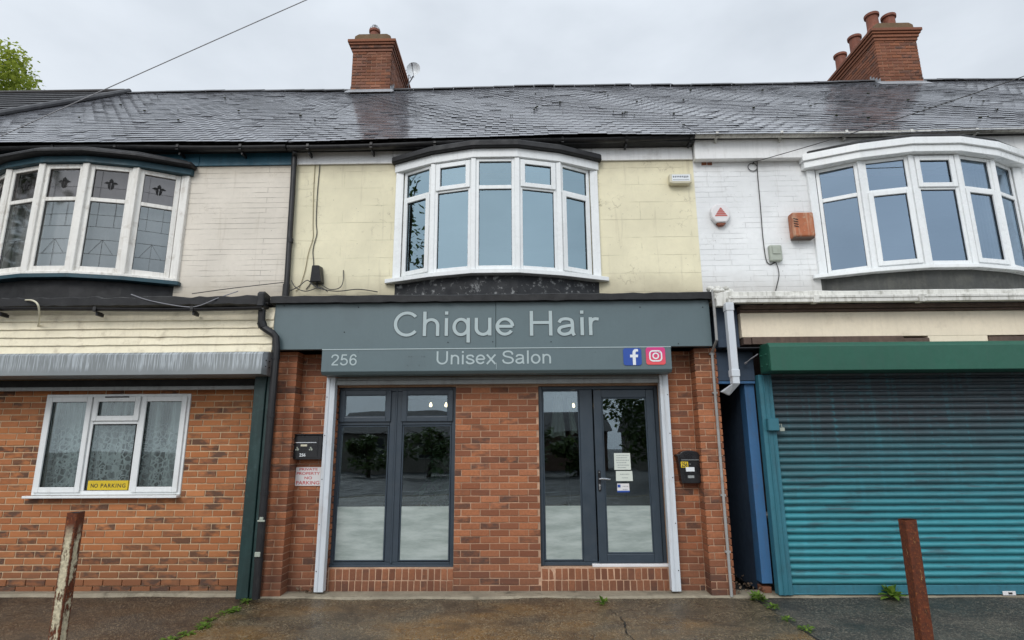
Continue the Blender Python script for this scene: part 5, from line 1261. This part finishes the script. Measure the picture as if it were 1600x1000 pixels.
# ------------------------------------------------------------------ bollards
def bollard(x, y, h, w, d, mat, label, lean):
    t = thing('bollard', (x, y, 0), label, 'bollard', 'rusty steel bollards at the front of the forecourt')
    m = MB(); hw, hd = w/2, d/2
    prof = [(-hw, -hd), (hw, -hd), (hw, hd), (-hw, hd)]
    n = len(prof); L = 24; vs = []; rnd = random.Random(int(w*1e4))
    for i in range(L+1):
        z = -.05+(h+.05)*i/L; k = lean*z
        vs += [(x+p[0]+k+rnd.gauss(0, .0006), y+p[1], z+(rnd.gauss(0, .003) if i == L else 0)) for p in prof]
    fs = [(i*n+j, i*n+(j+1) % n, (i+1)*n+(j+1) % n, (i+1)*n+j) for i in range(L) for j in range(n)]
    m._add(vs, fs); m.build('post', mat, t, bevel=.006, seg=2)
    m = MB(); m._add([(x+p[0]*.86, y+p[1]*.8, h+.0035) for p in prof], [tuple(range(n))]); m.build('hollow_top', 'slot_dark', t)
    m = MB(); m.box(x-.12, x+.12, y-.12, y+.12, -.03, .0, None, .01); m.build('concrete_footing', 'concrete', t, bevel=.02)
bollard(-3.157, 4.24, 1.166, .075, .08, 'rust_painted', 'rusty steel bollard with flaking cream paint in front of the left house', 0.0)
bollard(2.649, 4.24, 1.102, .079, .085, 'rust_bare', 'bare red-brown rusty bollard in front of the teal shutter', .0)
# ------------------------------------------------------------------ overhead wires
def span(p0, p1, sag, r, mat, label):
    P_ = [tuple(p0[j]+(p1[j]-p0[j])*t_-(sag*4*t_*(1-t_) if j == 2 else 0) for j in range(3)) for t_ in [i/60 for i in range(61)]]
    m = MB(); m.tube(P_, r, 6); return tag(m.build('overhead_cable', mat, None, smooth=True), label, 'cable')
def ppt(px, py, Y): x, z = at(px, py, Y); return (x, Y, z)
span(ppt(-120, 268, 7.2), ppt(620, -62, 6.2), -.02, .0065, 'cable_light', 'overhead cable slanting up across the sky left of the chimney')
span(hook, ppt(1720, 76, 5.6), .05, .006, 'wire', 'telephone wire from the hook on the white wall rising to the right over the roof')
a_ = ppt(640, 142, 11.2); 
cable('cable', [ppt(640, 142, 11.2), ppt(600, 168, 9.9), ppt(550, 196, 8.6), ppt(505, 222, 7.45)], .009, 'wire', 'black cable crossing the slates from the satellite dish down to the gutter')
cable('cable', [ppt(549, 152, 10.9), ppt(490, 176, 9.6), ppt(420, 199, 8.4), ppt(335, 222, 7.45)], .008, 'wire', 'thin black cable crossing the slates left of the chimney')
# ------------------------------------------------------------------ trees
def tree(x, y, h, r, label, mat, n, size, seed, rz=None, ncl=26):
    t = thing('tree', (x, y, 0), label, 'tree')
    m = MB(); rnd = random.Random(seed); hc = h-(rz or r)
    m.tube([(x, y, -.1), (x+.1, y, h*.3), (x, y+.1, h*.6), (x, y, h*.85)], [r*.09, r*.07, r*.05, r*.015], 10)
    for k in range(12):
        a0 = rnd.uniform(0, 6.28); z0 = h*rnd.uniform(.35, .75); L = r*rnd.uniform(.5, .95)
        m.tube([(x, y, z0), (x+L*.5*cos(a0), y+L*.5*sin(a0), z0+L*.4), (x+L*cos(a0), y+L*sin(a0), z0+L*.65)], [r*.03, r*.02, r*.006], 6)
    m.build('trunk', 'bark', t)
    m = MB(); leafy(m, x, y, hc, r, r, rz or r, n, size, .3, ncl, seed); m.build('crown', mat, t)
tx, tz = at(-95, 130, 24)
tree(tx+1.35, 24, tz+2.3, 3.3, 'bright green leafy tree rising behind the far left roof', 'leaf_bright', 15000, .21, 4, 3.4, 40)
# the other side of the street, seen mirrored in the windows
def far_house(x0, x1, y, zw, zr, mat, label):
    t = thing('house', ((x0+x1)/2, y, 0), label, 'house')
    m = MB(); m.box(x0, x1, y-7, y, -.1, zw); w_ = m.build('wall', mat, t)
    m = MB(); m.prism([(y-7.4, zw+.002), (y+.4, zw+.002), (y-3.5, zr)], x0-.3, x1+.3, 'x'); m.build('roof', 'far_roof', t)
    for k in range(2):
        xc = x0+(x1-x0)*(.27+.46*k); m = MB(); frame_rect(m, xc-.9, xc+.9, .9, 2.2, y+.01, y+.06, .05); f_ = m.build('window', 'box_grey', t)
        m = MB(); m.box(xc-.81, xc+.81, y+.02, y+.03, .99, 2.11); m.build('pane', 'glass_far', f_)
far_house(-13, -4, -27, 2.5, 4.4, 'far_render', 'low pale house across the street, reflected at the left of the salon windows')
far_house(-2.5, 6, -28, 2.5, 4.3, 'far_brick', 'low brick house across the street, reflected in the salon windows')
far_house(8, 17, -27, 2.5, 4.5, 'far_render', 'pale house across the street, reflected at the right of the salon windows')
tree(-13, 3.6, 11, 2.8, 'tall dark tree reflected in the leftmost light of the salon bay window', 'leaf_tree', 5000, .26, 11, 4.2, 34)
tree(6.5, -15, 7.5, 2.8, 'leafy tree reflected in the salon door glass', 'leaf_tree', 3500, .32, 12, 3)
for i, (x, y, h, r) in enumerate(((-9.5, -22, 2.6, 1.7), (-5.6, -21, 3.4, 1.5), (-3.2, -23, 2.2, 1.3), (.6, -22, 3.0, 1.5), (3.4, -21, 2.2, 1.6), (9.5, -20, 5.5, 2.2))):
    tree(x, y, h, r, ['broad dark shrub across the street mirrored at the left edge of the salon glass', 'taller shrub across the street left of the pole mirrored in the salon glass', 'low shrub across the street beside the pole mirrored in the salon glass', 'rounded shrub before the brick house mirrored in the tall side light', 'low wide shrub before the brick house mirrored in the door glass', 'young tree across the street mirrored at the right of the door glass'][i], 'leaf_tree', 900, .34, 60+i, min(r, h*.45), 14)
t = thing('utility_pole', (-1.9, -12, 0), 'wooden pole across the street reflected in the left salon window', 'pole')
m = MB(); m.tube([(-1.9, -12, -.1), (-1.9, -12, 8.5)], [.15, .11], 10); m.build('shaft', 'bark', t)
m = MB(); m.box(-2.6, -1.2, -12.06, -11.94, 7.9, 8.0); m.build('crossarm', 'bark', t)
for k, dz in enumerate((0, -.25)):
    span((-30, -11+k, 8.4+dz), (26, -12, 8.2+dz), .5, .012, 'wire', ['upper wire across the street reflected in the bay windows', 'lower wire across the street reflected in the bay windows'][k])
# ------------------------------------------------------------------ world
W = bpy.data.worlds.new('World'); S.world = W; W.use_nodes = True; nt = W.node_tree; nt.nodes.clear()
SUN_EL, SUN_ROT = R(38), R(200)
def wn(t, **k):
    n_ = nt.nodes.new(t)
    for a_, b_ in k.items(): setattr(n_, a_, b_)
    return n_
sky = wn('ShaderNodeTexSky', sky_type='NISHITA'); sky.sun_disc = False; sky.sun_elevation = SUN_EL; sky.sun_rotation = SUN_ROT; sky.air_density = 1.5; sky.dust_density = 3
tc = wn('ShaderNodeTexCoord'); sep = wn('ShaderNodeSeparateXYZ'); nt.links.new(tc.outputs['Generated'], sep.inputs[0])
mr = wn('ShaderNodeMapRange'); nt.links.new(sep.outputs[2], mr.inputs[0]); mr.inputs[1].default_value = 0; mr.inputs[2].default_value = 1; mr.inputs[3].default_value = 8.0; mr.inputs[4].default_value = 12.0
my = wn('ShaderNodeMapRange'); nt.links.new(sep.outputs[1], my.inputs[0]); my.inputs[1].default_value = .6; my.inputs[2].default_value = -.6; my.inputs[3].default_value = .92; my.inputs[4].default_value = 1.45
mp = wn('ShaderNodeMapping'); mp.inputs['Scale'].default_value = (1.2, 1.2, 2.6); nt.links.new(tc.outputs['Generated'], mp.inputs[0])
no = wn('ShaderNodeTexNoise'); no.inputs['Scale'].default_value = 2.1; no.inputs['Detail'].default_value = 6; no.inputs['Roughness'].default_value = .5; nt.links.new(mp.outputs[0], no.inputs[0])
mc = wn('ShaderNodeMapRange'); nt.links.new(no.outputs[0], mc.inputs[0]); mc.inputs[1].default_value = .3; mc.inputs[2].default_value = .7; mc.inputs[3].default_value = .80; mc.inputs[4].default_value = 1.08
m1 = wn('ShaderNodeMath', operation='MULTIPLY'); nt.links.new(mr.outputs[0], m1.inputs[0]); nt.links.new(my.outputs[0], m1.inputs[1])
m2 = wn('ShaderNodeMath', operation='MULTIPLY'); nt.links.new(m1.outputs[0], m2.inputs[0]); nt.links.new(mc.outputs[0], m2.inputs[1])
tint = wn('ShaderNodeMix', data_type='RGBA'); nt.links.new(no.outputs[0], tint.inputs[0]); tint.inputs[6].default_value = (.85, .94, 1.05, 1); tint.inputs[7].default_value = (.93, .98, 1.04, 1)
vm = wn('ShaderNodeVectorMath', operation='SCALE'); nt.links.new(tint.outputs[2], vm.inputs[0]); nt.links.new(m2.outputs[0], vm.inputs['Scale'])
mx = wn('ShaderNodeMix', data_type='RGBA'); mx.inputs[0].default_value = .93; nt.links.new(sky.outputs[0], mx.inputs[6]); nt.links.new(vm.outputs[0], mx.inputs[7])
bg = wn('ShaderNodeBackground'); bg.inputs[1].default_value = .10; nt.links.new(mx.outputs[2], bg.inputs[0])
wo = wn('ShaderNodeOutputWorld'); nt.links.new(bg.outputs[0], wo.inputs[0])
sd_ = bpy.data.lights.new('sun', 'SUN'); sd_.energy = 1.3; sd_.angle = R(25); sd_.color = (1, .97, .93)
so = bpy.data.objects.new('sun', sd_); COL.objects.link(so); so.rotation_euler = (R(90)-SUN_EL, 0, R(-20)); so.location = (0, -5, 12)
# ------------------------------------------------------------------ camera
cd = bpy.data.cameras.new('camera'); cd.sensor_width = 36; cd.lens = F/1600*36; cd.clip_end = 2000; cd.clip_start = .05
co_ = bpy.data.objects.new('camera', cd); COL.objects.link(co_)
from mathutils import Matrix
cr = cos(RO); sr = sin(RO)
# camera right / up rolled so that the scene leans counter-clockwise by RO
rt = [RT[i]*cr-UPV[i]*sr for i in range(3)]; up = [RT[i]*sr+UPV[i]*cr for i in range(3)]
mt = Matrix(((rt[0], up[0], -FW[0], 0), (rt[1], up[1], -FW[1], 0), (rt[2], up[2], -FW[2], CH), (0, 0, 0, 1)))
co_.matrix_world = mt
S.camera = co_
S.view_settings.view_transform = 'Standard'; S.view_settings.look = 'None'; S.view_settings.exposure = 0
